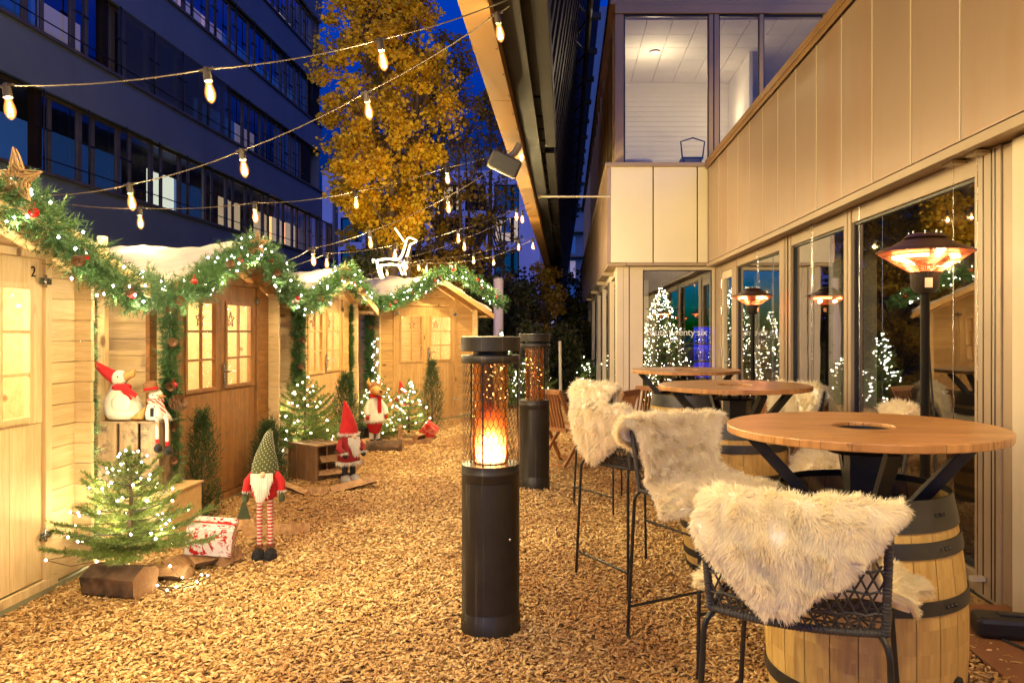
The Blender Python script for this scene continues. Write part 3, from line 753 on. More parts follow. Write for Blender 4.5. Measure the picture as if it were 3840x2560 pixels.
# rooms
b = MB()
for k in range(5):
    b.bx(-5, -.4, 9, 42.4 if k == 0 else Y1o, rz(heads[k]), rz(heads[k])+.1); b.bx(-5, -.4, 9, 42.4 if k == 0 else Y1o, rz(sills[k])-.5, rz(sills[k])-.4)
    b.bx(-5.1, -5, 9, 42.4 if k == 0 else Y1o, rz(sills[k])-.5, rz(heads[k]))
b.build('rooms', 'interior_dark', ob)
def bay_window(k, ya, yb, lit=None, blind=False):
    z0, z1 = rz(sills[k])+.02, rz(heads[k]); h = z1-z0
    mb = MB(); x0, x1 = -.26, -.18
    mb.bx(x0, x1, ya, ya+.09, z0, z1); mb.bx(x0, x1, yb-.09, yb, z0, z1); mb.bx(x0, x1, ya+.09, yb-.09, z0, z0+.08); mb.bx(x0, x1, ya+.09, yb-.09, z1-.08, z1)
    mid = ya+(yb-ya)*.32; mb.bx(x0, x1, mid, mid+.08, z0+.08, z1-.08)
    mb.mi = 1; mb.tube([(.03, ya+.05, z0), (.03, ya+.05, z1)], .02, 5); mb.tube([(-.02, ya, z0+.32), (-.02, yb, z0+.32)], .018, 5); mb.bx(-.05, .0, ya-.15, ya+.4, z0+h*.52, z0+h*.52+.04)
    wo = mb.build('window', ['frame_taupe', 'plastic_black'], ob)
    if blind:
        bl = MB(); n = 34
        for i in range(n):
            z = z0+h*i/n
            bl.add([(-.02, ya, z), (-.02, yb-.02, z), (-.06, yb-.02, z+h/n*1.0), (-.06, ya, z+h/n*1.0)], [(0, 1, 2, 3)])
        bl.build('blind', 'facade_dark', wo)
    p = MB(); p.add([(-.22, ya, z0), (-.22, yb, z0), (-.22, yb, z1), (-.22, ya, z1)], [(0, 1, 2, 3)]); p.build('pane', 'glass_office', wo)
    if lit:
        q = MB(); q.bx(-1.3, -1.28, ya+.02, yb+.3, z0-.3, z0+h*.78); q.build('lit_wall', lit, wo)
        if lit == 'window_white' and int(ya*7) % 2:
            q = MB(); q.bx(-1.2, -.5, ya+.3, yb-.3, z1-.3, z1-.26); q.build('ceiling_tube', 'tube_white', wo)
def ycol(x): return 12.5*F/(1300-x)
def row(k, x0, x1, pitch, lits, y_end=None):
    y = ycol(x0); ye = y_end or ycol(x1)
    while y < ye-.2:
        yb = min(y+pitch, ye); xm = 1300-12.5*F/((y+yb)/2)
        lit = None
        for a, c, m_ in lits:
            if a <= xm <= c: lit = m_
        bay_window(k, y, yb, None if lit == 'blind' else lit, lit == 'blind'); y += pitch
row(0, 95, 770, 1.75, ((425, 478, 'window_white'), (478, 520, 'window_blue'), (520, 545, 'window_lilac'), (560, 600, 'window_warm'), (600, 625, 'window_white'), (640, 770, 'window_warm'), (120, 330, 'window_blue')), 41.9)
row(1, -420, 700, 1.75, ((165, 250, 'window_lilac'), (262, 535, 'blind'), (-100, 165, 'window_blue'), (535, 600, 'window_blue'), (610, 640, 'window_lilac')))
row(2, 300, 738, 1.75, ((425, 475, 'window_lilac'), (500, 590, 'window_lilac'), (600, 735, 'window_blue')))
row(3, 560, 738, 1.75, ((640, 690, 'window_lilac'), (690, 715, 'window_warm')))
for k, x in ((1, 246), (1, 700), (0, 92), (2, 722)): y = ycol(x); b = MB(); b.bx(-.3, -.125, y-.0, y+(1.2 if x > 600 else .25), rz(sills[k])+.02, rz(heads[k])); b.build('jamb_panel', 'facade_brown', ob)
# small floodlight box on a hut-side post seen against the facade
# ------------------------------------------------------------------ apartment block far behind
ab = thing('apartment_building', 'pale lilac apartment block with dark windows far behind the trees', 'building', (0, 70, 0))
def ax(x): return (x-1300)/F*70
def az(y): return EYE+(760-y)/F*70
cols = [(782, 831), (854, 903), (925, 975), (1000, 1060), (1068, 1116), (1135, 1192)]
rows = [(424, 484), (500, 556), (575, 632), (652, 708)]
xs = sorted({740}|{c for ab_ in cols for c in ab_}|{1232}); b = MB()
edges = [740]+[e for c in cols for e in c]+[1232]
for i in range(0, len(edges), 2): b.bx(ax(edges[i]), ax(edges[i+1]), 0, .4, -1.5, az(392))
zr = [392]+[e for r in rows for e in r]+[800]
for i in range(0, len(zr), 2):
    for c in cols: b.bx(ax(c[0]), ax(c[1]), 0, .4, az(zr[i+1]), az(zr[i]))
b.bx(ax(1232)+.005, ax(1232)+.3, 0, 12, -1.5, az(392)); b.bx(ax(740), ax(1232), .4, 12, az(392)-.2, az(392)-.01)
b.build('wall', 'render_wall', ab)
b = MB(); b.bx(ax(800), ax(1215), 1.5, 10, az(392)+.0, az(332)); b.build('penthouse', 'facade_dark', ab)
for ri, r in enumerate(rows):
    for ci, c in enumerate(cols):
        mb = MB(); x0, x1, z0, z1 = ax(c[0]), ax(c[1]), az(r[1]), az(r[0])
        mb.bx(x0, x0+.1, .1, .3, z0, z1); mb.bx(x1-.1, x1, .1, .3, z0, z1); mb.bx(x0+.1, x1-.1, .1, .3, z1-.1, z1); mb.bx(x0+.1, x1-.1, .1, .3, z0, z0+.1)
        mid = x0+(x1-x0)*.66; mb.bx(mid, mid+.3, .09, .29, z0+.1, z1-.1)
        wo = mb.build('window', 'facade_brown', ab)
        lit = {(0, 0): 'window_warm', (1, 5): 'window_warm', (0, 3): 'window_warm', (3, 5): 'window_warm'}.get((ri, ci))
        p = MB(); p.add([(x0, .2, z0), (x1, .2, z0), (x1, .2, z1), (x0, .2, z1)], [(0, 1, 2, 3)]); p.build('pane', 'glass_far', wo)
        q = MB(); q.bx(x0, x1, 1.2, 1.25, z0, z1); q.build('lit_wall' if lit else 'dark_room', lit or 'interior_dark', wo)
        if (ri, ci) == (1, 5):
            q = MB(); q.lathe([(.5, 0), (.35, 1.0), (.35, 1.3)], ((x0+x1)/2-.1, .7, z0+.9), 12); q.build('red_lamp', 'gift_red', wo)
# tall tower seen in the gap
tw = thing('tower_block', 'blue lit tower block with balconies in the narrow gap beside the screen', 'building', (2.2, 92, 0))
b = MB(); b.bx(-5.4, 7, 0, 8, -1, 40); b.build('wall', 'facade_dark', tw)
for i in range(9):
    for j in range(3):
        x = -4.2+j*1.25; z = 2+i*2.9
        q = MB(); q.bx(x, x+.62, -.05, -.01, z, z+2.0); q.build('window', 'window_blue' if (i*5+j*3) % 4 else 'window_lilac', tw)
b = MB()
for i in range(9): b.bx(-5, 0, -1.0, -.02, 1.5+i*2.9, 1.62+i*2.9)
b.build('balcony_slabs', 'frame_taupe', tw)

t = thing('tube_lamp', 'upright white tube lamp glowing behind the biggest window pane', 'lamp', (3.6, 6.6, .03))
b = MB(); b.tube([(0, 0, 1.15), (0, 0, 2.0)], .014, 10); b.build('tube', 'tube_white', t)
b = MB(); b.tube([(0, 0, 0), (0, 0, 1.14)], .012, 8); b.lathe([(.0001, 0), (.12, 0), (.12, .02), (.0001, .03)], n=20); b.build('stand', 'black_metal', t)
# ------------------------------------------------------------------ garden huts
HE, HP = 1.82, 2.30
BOARD = .122
def hut(label, loc, rz_, W, doorx, doorw, wood_f, wood_s, wood_door, door_top=1.90, num=None, D=2.3, over=.28, light=26, HP=2.12):
    t = thing('garden_hut', label, 'hut', (*loc, 0), rz_, 'wooden huts in a row')
    hw = W/2
    def roofz(x): return HE+(HP-HE)*(1-abs(x-hw)/hw)
    dx0, dx1 = doorx, doorx+doorw
    # front boards; local x along the front, -y towards the lane
    b = MB(); z = .10; row_ = 0
    while z < HP:
        z1 = min(z+BOARD-.004, HP)
        segs = [(-.09, dx0-.06), (dx1+.06, W+.09)] if z < door_top+.05 else [(-.09, W+.09)]
        for a, c in segs:
            if z >= HE-.06:
                # clip to gable
                k = (z-HE)/(HP-HE); k1 = (z1-HE)/(HP-HE)
                a0, c0 = max(a, hw*k), min(c, W-hw*k); a1, c1 = max(a, hw*k1), min(c, W-hw*k1)
                if c0-a0 < .03: continue
                if a1 > c1: a1 = c1 = (a1+c1)/2
                b.prism([(a0, z), (c0, z), (c1, z1), (a1, z1)], 0, .03)
            else: b.bx(a, c, 0, .03, z, z1)
        z += BOARD; row_ += 1
    for a, c in ((.0, dx0-.06), (dx1+.06, W)): b.bx(a, c, .029, .038, .06, HE-.001)  # strips added behind the boards keep lamp light from leaking through gaps
    b.prism([(dx0-.06, door_top-.0), (dx1+.06, door_top-.0), (dx1+.06, HE+(HP-HE)*(W-dx1-.06)/hw), (hw, HP), (dx0-.06, HE+(HP-HE)*(dx0-.06)/hw)], .029, .038)
    b.build('front_wall', wood_f, t); b = MB()
    b.bx(.032, .038, .039, D, .04, HE-.0); b.bx(W-.038, W-.032, .039, D, .04, HE-.0)
    b.bx(.039, W-.039, D-.006, D-.001, .04, HE-.0); b.build('leak_stop_lining', 'pine_pale', t)  # thin sheets added inside to stop light leaking between the boards
    # side walls with protruding log ends
    for sx, x0 in ((0, .0), (1, W-.03)):
        b = MB(); z = .04; j = 0
        while z < HE-.02:
            z1 = z+BOARD-.004
            e = -.10+random.uniform(-.004, .004)
            b.bx(x0, x0+.03, e, D, z+.061, z1+.061); z += BOARD
        b.build('side_wall', wood_s, t)
    b = MB(); b.bx(-.09, W+.09, .0, .03, .06, .098); b.bx(-.0, W, D, D+.03, .04, HE); b.build('back_wall', 'pine_pale', t)
    b = MB(); z = .04
    while z < HE: b.bx(.06, W-.06, 1.25, 1.28, z, z+BOARD-.004); z += BOARD
    b.bx(.04, W-.04, .04, D-.01, .02, .04)
    b.build('inner_wall', 'pine_pale', t)
    # purlin blocks under the eave
    for x0, x1 in ((-.28, -.095), (W+.095, W+.28)):
        b = MB(); b.bx(x0, x1, -over+.06, -.02, HE-.085, HE-.05); b.build('eave_board', wood_f, t)
    # roof
    rf = MB(); ox = .20 if W > 2.1 else .26; sl = (HP-HE)/hw; th = .022
    for sgn in (-1, 1):
        for j in range(int((D+2*over)/.12)):
            y0 = -over+.12*j; y1 = y0+.116
            a = (hw, HP+.035); c = (hw+sgn*(hw+ox), HP+.035-sl*(hw+ox))
            poly = [a, c, (c[0], c[1]+th), (a[0], a[1]+th)]
            rf.prism(poly, y0, y1)
    ro = rf.build('roof', wood_f, t)
    bb = MB()
    for sgn in (-1, 1):
        a = (hw, HP+.06); c = (hw+sgn*(hw+ox), HP+.06-sl*(hw+ox))
        bb.prism([a, c, (c[0], c[1]-.085), (a[0], a[1]-.085)], -over-.022, -over-.002)
    bb.build('barge_board', wood_f, ro)
    # door frame
    b = MB(); b.bx(dx0-.055, dx0-.004, -.014, .035, .10, door_top+.045); b.bx(dx1+.004, dx1+.055, -.014, .035, .10, door_top+.045)
    b.bx(dx0-.004, dx1+.004, -.014, .035, door_top+.005, door_top+.045); b.bx(dx0-.1, dx1+.1, -.02, .035, .05, .098)
    b.build('door_frame', wood_door, t)
    gz0, gz1 = 1.03, 1.73
    lw_ = doorw/2
    for i in range(2):
        x0 = dx0+i*lw_+.003; x1 = x0+lw_-.006; gx0, gx1 = x0+(.115 if i == 0 else .10), x1-(.10 if i == 0 else .115)
        d = MB()
        n = 5; wz = (x1-x0)/n
        for k in range(n): d.bx(x0+k*wz+.0005, x0+(k+1)*wz-.0015, .004, .024, .105, gz0-.045)   # lower planks
        d.bx(x0, gx0-.0, .001, .026, gz0-.043, door_top); d.bx(gx1, x1, .001, .026, gz0-.043, door_top)
        d.bx(gx0, gx1, .001, .026, gz1, door_top); d.bx(gx0, gx1, .001, .026, gz0-.043, gz0)
        # bead moulding and muntins
        for a, c, e, f in ((gx0-.03, gx0, gz0-.03, gz1+.03), (gx1, gx1+.03, gz0-.03, gz1+.03)): d.bx(a, c, -.010, .0, e, f)
        d.bx(gx0, gx1, -.010, .0, gz0-.03, gz0); d.bx(gx0, gx1, -.010, .0, gz1, gz1+.03)
        mx_ = (gx0+gx1)/2; d.bx(mx_-.009, mx_+.009, -.006, .014, gz0, gz1)
        for q in (1, 2):
            zz = gz0+(gz1-gz0)*q/3; d.bx(gx0-.02, mx_-.010, -.008, .012, zz-.009, zz+.009); d.bx(mx_+.010, gx1+.02, -.008, .012, zz-.009, zz+.009)
        do = d.build('door', wood_door, t)
        p = MB(); p.add([(gx0, .016, gz0), (gx1, .016, gz0), (gx1, .016, gz1), (gx0, .016, gz1)], [(0, 1, 2, 3)]); p.build('pane', 'glass_hut', do)
        st = MB()   # straw star in the pane
        for sc_, xx in ((.07, .5),):
            cx_, cz_ = gx0+(gx1-gx0)*(.32 if i else .6), gz1-.13
            pts = [(cx_+sc_*(1 if q % 2 == 0 else .45)*math.sin(q*PI/5), .035, cz_+sc_*(1 if q % 2 == 0 else .45)*math.cos(q*PI/5)) for q in range(10)]
            st.tube(pts, .005, 5, True)
            for q in range(0, 10, 2): st.tube([pts[q], pts[(q+4) % 10]], .003, 4)
        st.build('hanging_star', 'cone_brown', do)
        if i == 1:
            h = MB(); h.box((x0+.035, -.014, 1.12), (.03, .008, .22)); h.tube([(x0+.035, -.02, 1.15), (x0+.035, -.055, 1.15), (x0+.14, -.06, 1.15)], .009, 8); h.build('handle', 'steel_bright', do)
        for zz in (.35, 1.78):
            h = MB(); hx = x1 if i == 1 else x0
            h.tube([(hx, -.018, zz-.035), (hx, -.018, zz+.035)], .008, 8); h.box((hx-.028, -.016, zz), (.04, .004, .035)); h.box((hx+.028, -.018, zz), (.04, .004, .035)); h.tube([(hx-.02, -.02, zz), (hx+.03, -.02, zz)], .005, 6)
            h.build('hinge', 'steel_bright', do)
        if num and i == 1:
            tx = text_part('number', num, .085, 'facade_brown', do, (x1-.10, -.003, 1.80), (R(90), 0, 0), .001)
    b = MB(); b.bx(-.10, W+.1, -.02, .05, .0, .05); b.build('base_beam', 'sill_green', t)
    lamp((hw, .62, 1.62), light, (1, .80, .48), .05, 'hut_lamp', t)
    b = MB(); b.ball((hw, .62, 1.72), .03, 12); b.tube([(hw, .62, 1.74), (hw, .62, 2.05)], .004, 5); b.build('hanging_bulb', 'bulb_glow', t)
    return t
plain('sill_green', (.30, .30, .18), .7, s=6)
HUTS = [((-2.95, 2.80), R(90), 1.88), ((-3.02, 5.72), R(90-3), 1.92), ((-2.92, 8.40), R(90-1), 2.0), ((-2.90, 11.76), R(55.2), 2.24)]
hut('palest pine hut at the left edge with a hand painted 2 on its door', HUTS[0][0], HUTS[0][1], HUTS[0][2], .29, 1.28, 'pine_pale', 'pine_pale_y', 'pine_pale_z', num='2', light=105)
hut('darkest honey stained hut behind the stacked crates and thuja', HUTS[1][0], HUTS[1][1], HUTS[1][2], .29, 1.32, 'pine_honey', 'pine_pale_y', 'pine_honey_z', light=95)
hut('half hidden hut between the honey stained hut and the reindeer hut', HUTS[2][0], HUTS[2][1], HUTS[2][2], .25, 1.34, 'pine_mid', 'pine_pale_y', 'pine_mid_z', light=85)
hut('hut turned towards the lane with the glowing wire reindeer on its roof', HUTS[3][0], HUTS[3][1], HUTS[3][2], .42, 1.34, 'pine_mid', 'pine_pale_y', 'pine_mid_z', light=85, HP=2.30)

# snow fleece on the roofs
def fleece(loc, rz_, W, label, D=2.3, over=.28):
    HP = 2.30 if W > 2.1 else 2.12
    hw = W/2; sl = (HP-HE)/hw; nx, ny = 36, 40; V = []
    for side in (0, 1):
        for j in range(ny+1):
            for i in range(nx+1):
                x = -.24+(W+.48)*i/nx; y = -over+.06+(D+2*over-.1)*j/ny
                z = HP+.075-sl*abs(x-hw)
                wob = .014*math.sin(x*9+y*3)+.016*math.sin(y*7-x*4)+.012*math.sin(x*23-y*17)*math.sin(y*13)+.014*random.random()
                rnd = .02*math.exp(-((x-hw)/.1)**2)
                V.append((x, y, z+(.05+wob if side else -.005)-rnd*side))
    n = (nx+1)*(ny+1); Fq = []
    for j in range(ny):
        for i in range(nx):
            a = j*(nx+1)+i; Fq.append((a, a+nx+1, a+nx+2, a+1)); Fq.append((n+a, n+a+1, n+a+nx+2, n+a+nx+1))
    for i in range(nx): Fq.append((i, i+1, n+i+1, n+i)); a = ny*(nx+1)+i; Fq.append((a+1, a, n+a, n+a+1))
    for j in range(ny): a = j*(nx+1); Fq.append((a+nx+1, a, n+a, n+a+nx+1)); a += nx; Fq.append((a, a+nx+1, n+a+nx+1, n+a))
    o = np_obj('snow_blanket', np.array(V), np.array(Fq), 'snow_fleece', None, True)
    o.location = (*loc, 0); o.rotation_euler = (0, 0, rz_)
    setp(o, label, 'snow blanket', 'fleece snow on the hut roofs')
fl = ['white fleece snow on the roof of the palest hut at the left edge', 'white fleece snow on the roof of the honey stained hut', 'white fleece snow on the roof of the half hidden hut', 'white fleece snow under the glowing wire reindeer']
for h_, l_ in zip(HUTS, fl): fleece(*h_, l_)

# ------------------------------------------------------------------ garlands
def garland(name, label, path, rad, group, dens=230, balls=0, cones=0, lights=0, lightmat='fairy_cool', nl=.045, w_=.0036, vertical=False, ltr=None, glow=0, glow_w=3.2):
    pts = ptpath(smooth_path(path, 8), .02); L = len(pts)*.02
    t = thing(name, label, 'garland', tuple(path[0]), 0, group)
    o = np.array(path[0]); P0 = pts-o
    n = int(L*dens*1.6); lights = int(lights*.62); rad = rad*1.1
    idx = rng.integers(0, len(P0), n); d = rdir(n); d[:, 2] *= .9
    if vertical: d[:, 2] *= .4
    d = nrm(d); tang = P0[np.minimum(idx+1, len(P0)-1)]-P0[np.maximum(idx-1, 0)]; tang = nrm(tang)
    d = nrm(d+tang*.5*rng.choice([-1, 1], n)[:, None])
    ln = rad*(.55+.55*rng.random(n)); base = P0[idx]+rng.normal(0, rad*.12, (n, 3))
    V, Fc = needle_mesh(base+d*.1*ln[:, None], d, ln, 26, nl, w_, 1.1)
    np_obj('needles', V, Fc, 'garland_green', t)
    b = MB(); b.tube([Vector(p) for p in P0[::6]], .008, 5); b.build('wire_core', 'trunk_bark', t)
    for k in range(balls):
        i = int((k+.5)/balls*len(P0)); dd = Vector((random.uniform(.3, .8), -random.uniform(.4, 1), random.uniform(-.5, .3))).normalized()
        b = MB(); c = Vector(P0[i])+dd*rad*.85; b.ball(c, .025 if random.random() < .6 else .018, 16); b.tube([c+Vector((0, 0, .03)), c+Vector((0, 0, .05))], .004, 5)
        b.build('bauble', 'berry_red', t)
    for k in range(cones):
        i = int((k+.35)/cones*len(P0)); dd = Vector((random.uniform(.2, .9), -random.uniform(.3, 1), random.uniform(-.6, .2))).normalized()
        c = Vector(P0[i])+dd*rad*.8; b = MB()
        pine_cone(b, c, .028, dd)
        b.build('pine_cone', 'cone_brown', t)
    if lights:
        i = rng.integers(0, len(P0), lights); d2 = rdir(lights)
        C = P0[i]+d2*rad*(.75+.25*rng.random(lights))[:, None]
        V, Fc = dots(C, ltr or .009); np_obj('fairy_lights', V, Fc, lightmat, t)
    for k in range(glow):
        c = P0[int((k+.5)/glow*len(P0))]; lamp((c[0]+(.05 if glow_w < 5 else .16), c[1]+(-rad if glow_w < 5 else rad*.5), c[2]-rad*.9), glow_w, (1, .84, .52), .009, 'fairy_and_fill_glow', t)  # stronger lamps, set off the garland, are added fill for a hut wall
    return t
def pine_cone(b, c, r, axis):
    M = Vector((0, 0, 1)).rotation_difference(axis).to_matrix()
    for k in range(7):
        z = (-1.1+k*.36)*r; rr = r*math.sin(PI*(k+1.2)/9.2)*1.05
        for j in range(8):
            a = 2*PI*(j+.5*(k % 2))/8; u = Vector((math.cos(a), math.sin(a), 0))
            p = M @ (u*rr*.45+Vector((0, 0, z)))+c; q = M @ (u*rr*1.15+Vector((0, 0, z+r*.28)))+c; s_ = M @ Vector((-u.y, u.x, 0))*r*.36; up = M @ Vector((0, 0, r*.14))
            b.add([p-s_*.5, p+s_*.5, q+s_, q-s_, q+up], [(0, 1, 2, 3), (3, 2, 4)])
    b.ball(c, r*.6, 8)
GG = 'fir garlands along the hut gables'
garland('roof_garland', 'thickest fir garland over the gable of the palest hut at left edge', [at(-170, 560, 3.35), at(-60, 480, 3.55), at(30, 452, 3.78), at(110, 518, 3.98), at(190, 590, 4.25), at(255, 638, 4.55), at(300, 662, 4.85), at(345, 668, 5.2)], .125, GG, 620, 5, 5, 90, glow=5, w_=.0042)
garland('roof_garland', 'fir garland over the gable of the honey stained hut', [at(350, 668, 5.25), at(425, 672, 5.5), at(470, 640, 5.75), at(530, 600, 6.15), at(587, 574, 6.5), at(632, 618, 6.9), at(668, 664, 7.3), at(692, 694, 7.7)], .125, GG, 480, 4, 5, 95, glow=5, w_=.0042)
garland('roof_garland', 'fir garland over the gable of the half hidden hut', [at(700, 697, 7.8), at(735, 680, 8.2), at(766, 650, 8.7), at(792, 628, 9.1), at(815, 650, 9.7), at(832, 672, 10.1), at(848, 688, 10.5)], .13, GG, 300, 4, 3, 70, glow=4, nl=.05, w_=.005)
garland('roof_garland', 'farthest fir garland over the gable of the hut under the reindeer', [at(856, 696, 10.9), at(900, 692, 11.2), at(950, 668, 11.8), at(1000, 640, 12.4), at(1040, 626, 12.9), at(1080, 645, 13.3), at(1115, 668, 13.7), at(1152, 698, 14.1)], .13, GG, 280, 6, 3, 95, glow=5, nl=.055, w_=.006, ltr=.010)
VG = 'fir garlands hanging down the hut corners'
def vert(label, x, yt, yb, Y, rad, **k): garland('corner_garland', label, [at(x, yt, Y), at(x+1, (yt+yb)/2, Y), at(x, yb, Y)], rad, VG, vertical=True, **k)
vert('dark hanging garland beside the corner of the palest hut', 193, 655, 1335, 5.0, .065, dens=300, cones=5, lights=10, glow=3, glow_w=9)  # lights and lamps added here to brighten the neighbouring hut wall
vert('hanging garland with cones and berries beside the snowman', 390, 670, 1110, 5.6, .075, dens=340, cones=5, balls=1)
vert('thin hanging garland on the far corner of the honey stained hut', 617, 690, 1080, 7.7, .055, dens=300, cones=1)
vert('hanging garland at the near corner of the half hidden hut', 686, 690, 885, 8.3, .075, dens=300, cones=3, nl=.05, w_=.005)
vert('thin hanging garland at the far corner of the half hidden hut', 801, 705, 930, 10.35, .05, dens=300, nl=.05, w_=.005)
vert('hanging garland at the near corner of the hut under the reindeer', 848, 700, 985, 11.55, .08, dens=280, cones=2, nl=.055, w_=.006)
# straw stars on the gables
def straw_star(label, p, s_):
    t = thing('straw_star', label, 'star', tuple(p), 0, 'straw stars on the gable tops'); b = MB()
    for lay in (0, 1):
        pts = [Vector(((s_ if q % 2 == 0 else s_*.42)*math.sin(q*PI/5), random.uniform(-.02, .02), (s_*(1.15 if q == 0 else 1) if q % 2 == 0 else s_*.42)*math.cos(q*PI/5))) for q in range(10)]
        b.tube(pts, .006, 5, True)
        for k in range(46):
            q = random.randrange(10); a = pts[q]*random.uniform(.3, 1); c = pts[(q+random.choice((1, -1)))%10]*random.uniform(.2, 1)
            b.tube([a, (a+c)/2+Vector((0, random.uniform(-.03, .03), 0)), c], .0035, 4)
    b.build('wicker', 'straw', t)
straw_star('big wicker straw star at the left edge on the palest hut', at(36, 412, 3.7), .125)
straw_star('wicker straw star on the gable of the honey stained hut', at(591, 560, 6.4), .09)
straw_star('wicker straw star on the gable of the half hidden hut', at(792, 622, 9.0), .09)
straw_star('wicker straw star on the gable under the reindeer', at(1035, 622, 12.8), .1)

# ------------------------------------------------------------------ conifers
def fir(label, loc, h, rbase, group, tiers=9, lights=60, mat_='fir_green', z0=.08, lm='fairy', glow=None, nl=.024, w_=.0036, lr=.006, per=30, dens=1.0, name='fir_tree', cat='christmas tree'):
    t = thing(name, label, cat, loc, 0, group)
    b = MB(); b.tube([(0, 0, 0), (.01, 0, h*.5), (0, .005, h*.97)], [.018*h+.006, .012*h+.004, .003], 8); b.build('trunk', 'trunk_bark', t)
    bases, axes, lens = [], [], []; tw = MB(); tips = []
    for i in range(tiers):
        f = i/(tiers-1); z = z0*h+(h*.92-z0*h)*f; r = rbase*(1-f)**.8+.05*h*.5
        nb = max(5, int((10-5*f)*dens))
        for j in range(nb):
            a = 2*PI*(j+random.random()*.6)/nb+i*1.1; rr = r*random.uniform(.72, 1.12)
            up = random.uniform(.05, .3)+f*.6
            p = [Vector((0, 0, z))]
            for s_ in (.33, .66, 1): p.append(Vector((math.cos(a)*rr*s_, math.sin(a)*rr*s_, z+up*rr*s_*s_+random.uniform(-.01, .01))))
            tw.tube(p, [.005, .004, .003, .002], 4, caps=False)
            P_ = ptpath(p, .02)
            for k in range(1, len(P_)):
                d = P_[k]-P_[k-1]; n_ = np.linalg.norm(d)
                bases.append(P_[k-1]); axes.append(d); lens.append(n_*1.2)
                if k % 2 == 0 and k < len(P_)-1:
                    side = np.cross(d/n_, (0, 0, 1))
                    for sg in (-1, 1):
                        ll = rr*.36*(1-k/len(P_)*.6)*random.uniform(.6, 1.1); dd = d/n_*.9+side*sg*.8+np.array((0, 0, random.uniform(-.15, .1)))
                        m_ = max(1, int(ll/.03)); dd = dd/np.linalg.norm(dd)
                        for q in range(m_): bases.append(P_[k]+dd*ll*q/m_); axes.append(dd); lens.append(ll/m_)
            tips.append((p[-1], p[-2]))
    bases = np.array(bases); axes = np.array(axes); lens = np.array(lens)
    V, Fc = needle_mesh(bases, axes, lens, per//4 if len(bases) > 3500 else per//3, nl, w_, .9)
    # leader
    V2, F2 = needle_mesh(np.array([(0, 0, h*.8)]*6), np.array([(0, 0, 1.)]*6), np.full(6, h*.2), 30, nl, w_)
    V, Fc = merge([(V, Fc), (V2, F2)])
    tw.build('branches', 'trunk_bark', t); np_obj('needles', V, Fc, mat_, t)
    if lights:
        pts = []
        for k in range(lights):
            f = min(.97, max(.02, (k+.5)/lights*.95+random.uniform(-.06, .06))); a = random.random()*6.283; z = h*(.12+.86*f); r = (rbase*(1-f)**.8+.02)*random.uniform(.5, .98)
            pts.append((math.cos(a)*r, math.sin(a)*r, z+random.uniform(-.02, .02)))
        C = np.array(pts); V, Fc = dots(C, lr); np_obj('fairy_lights', V, Fc, lm, t)
        wi = MB()
        for k in range(0, lights-1):
            if (Vector(pts[k])-Vector(pts[k+1])).length < rbase*1.6: wi.tube([pts[k], (Vector(pts[k])+Vector(pts[k+1]))/2+Vector((0, 0, -.03)), pts[k+1]], .0018, 4, caps=False)
        wi.build('light_cable', 'rubber', t)
    if glow:
        for k in range(glow[1]):
            a = k*2.4; r = rbase*.42; z = h*(.2+.5*(k+.5)/glow[1]); lamp((math.cos(a)*r, math.sin(a)*r, z), glow[0], (1, .76, .42), .012, 'fairy_and_fill_glow', t)
    return t
FG = 'small lit fir trees along the huts'
fir('nearest lit fir tree on a bark log before the stacked crates', (-2.58, 4.58, .16), .66, .43, FG, 10, 70, z0=.08, glow=(3, 8), per=60, lr=.0075)
fir('dark fir tree squeezed behind the corner of the palest hut', (-3.22, 5.12, .0), .78, .30, FG, 9, 14, z0=.05, glow=(6, 2))
fir('lit fir tree behind the empty crate against the huts', (-2.74, 8.12, .0), 1.08, .46, FG, 11, 52, z0=.30, glow=(3.5, 5), lr=.009, per=44, nl=.03, w_=.005)
fir('lit fir tree behind the plush reindeer', (-2.62, 10.7, .0), .95, .42, FG, 9, 60, glow=(3.5, 3), nl=.03, w_=.005, lr=.009)
fir('lit fir tree beside the red wrapped gift', (-2.18, 10.75, .09), .74, .36, FG, 8, 44, glow=(3.5, 3), nl=.03, w_=.005, lr=.009)
fir('distant fir tree with cold white lights behind the flame heaters', (-1.25, 14.8, .0), 1.52, .50, FG, 11, 90, lm='fairy_cool', nl=.04, w_=.008, lr=.013, glow=(1.5, 3))
fir('distant low lit fir behind the far flame heater', (-.75, 15.6, .0), 1.0, .6, FG, 9, 60, nl=.04, w_=.008, lr=.012, glow=(1.2, 2))
for i, (px, py, Y) in enumerate(((1272, 838, 21), (1296, 842, 22), (1318, 840, 21.5), (1334, 842, 23))):
    fir(['low lit fir nearest the far flame heater in the back row', 'second low lit fir in the back row', 'third low lit fir in the back row', 'low lit fir beside the far glazing in the back row'][i], (*at(px, py, Y)[:2], 0), .85, .65, 'low lit firs in the back row', 7, 26, nl=.05, w_=.011, lr=.017, glow=(1.2, 2))
fir('big densely lit christmas tree put inside in place of its reflection in the glass', (1.75, 14.2, .03), 2.35, .72, None, 15, 520, lm='fairy', nl=.04, w_=.007, lr=.0075, glow=(2, 4))  # added indoor trees stand in for lights mirrored in the glass
fir('second densely lit christmas tree put inside in place of reflected lights', (1.25, 13.4, .03), 1.9, .46, None, 13, 240, lm='fairy', nl=.04, w_=.007, lr=.007, glow=(1.5, 3))
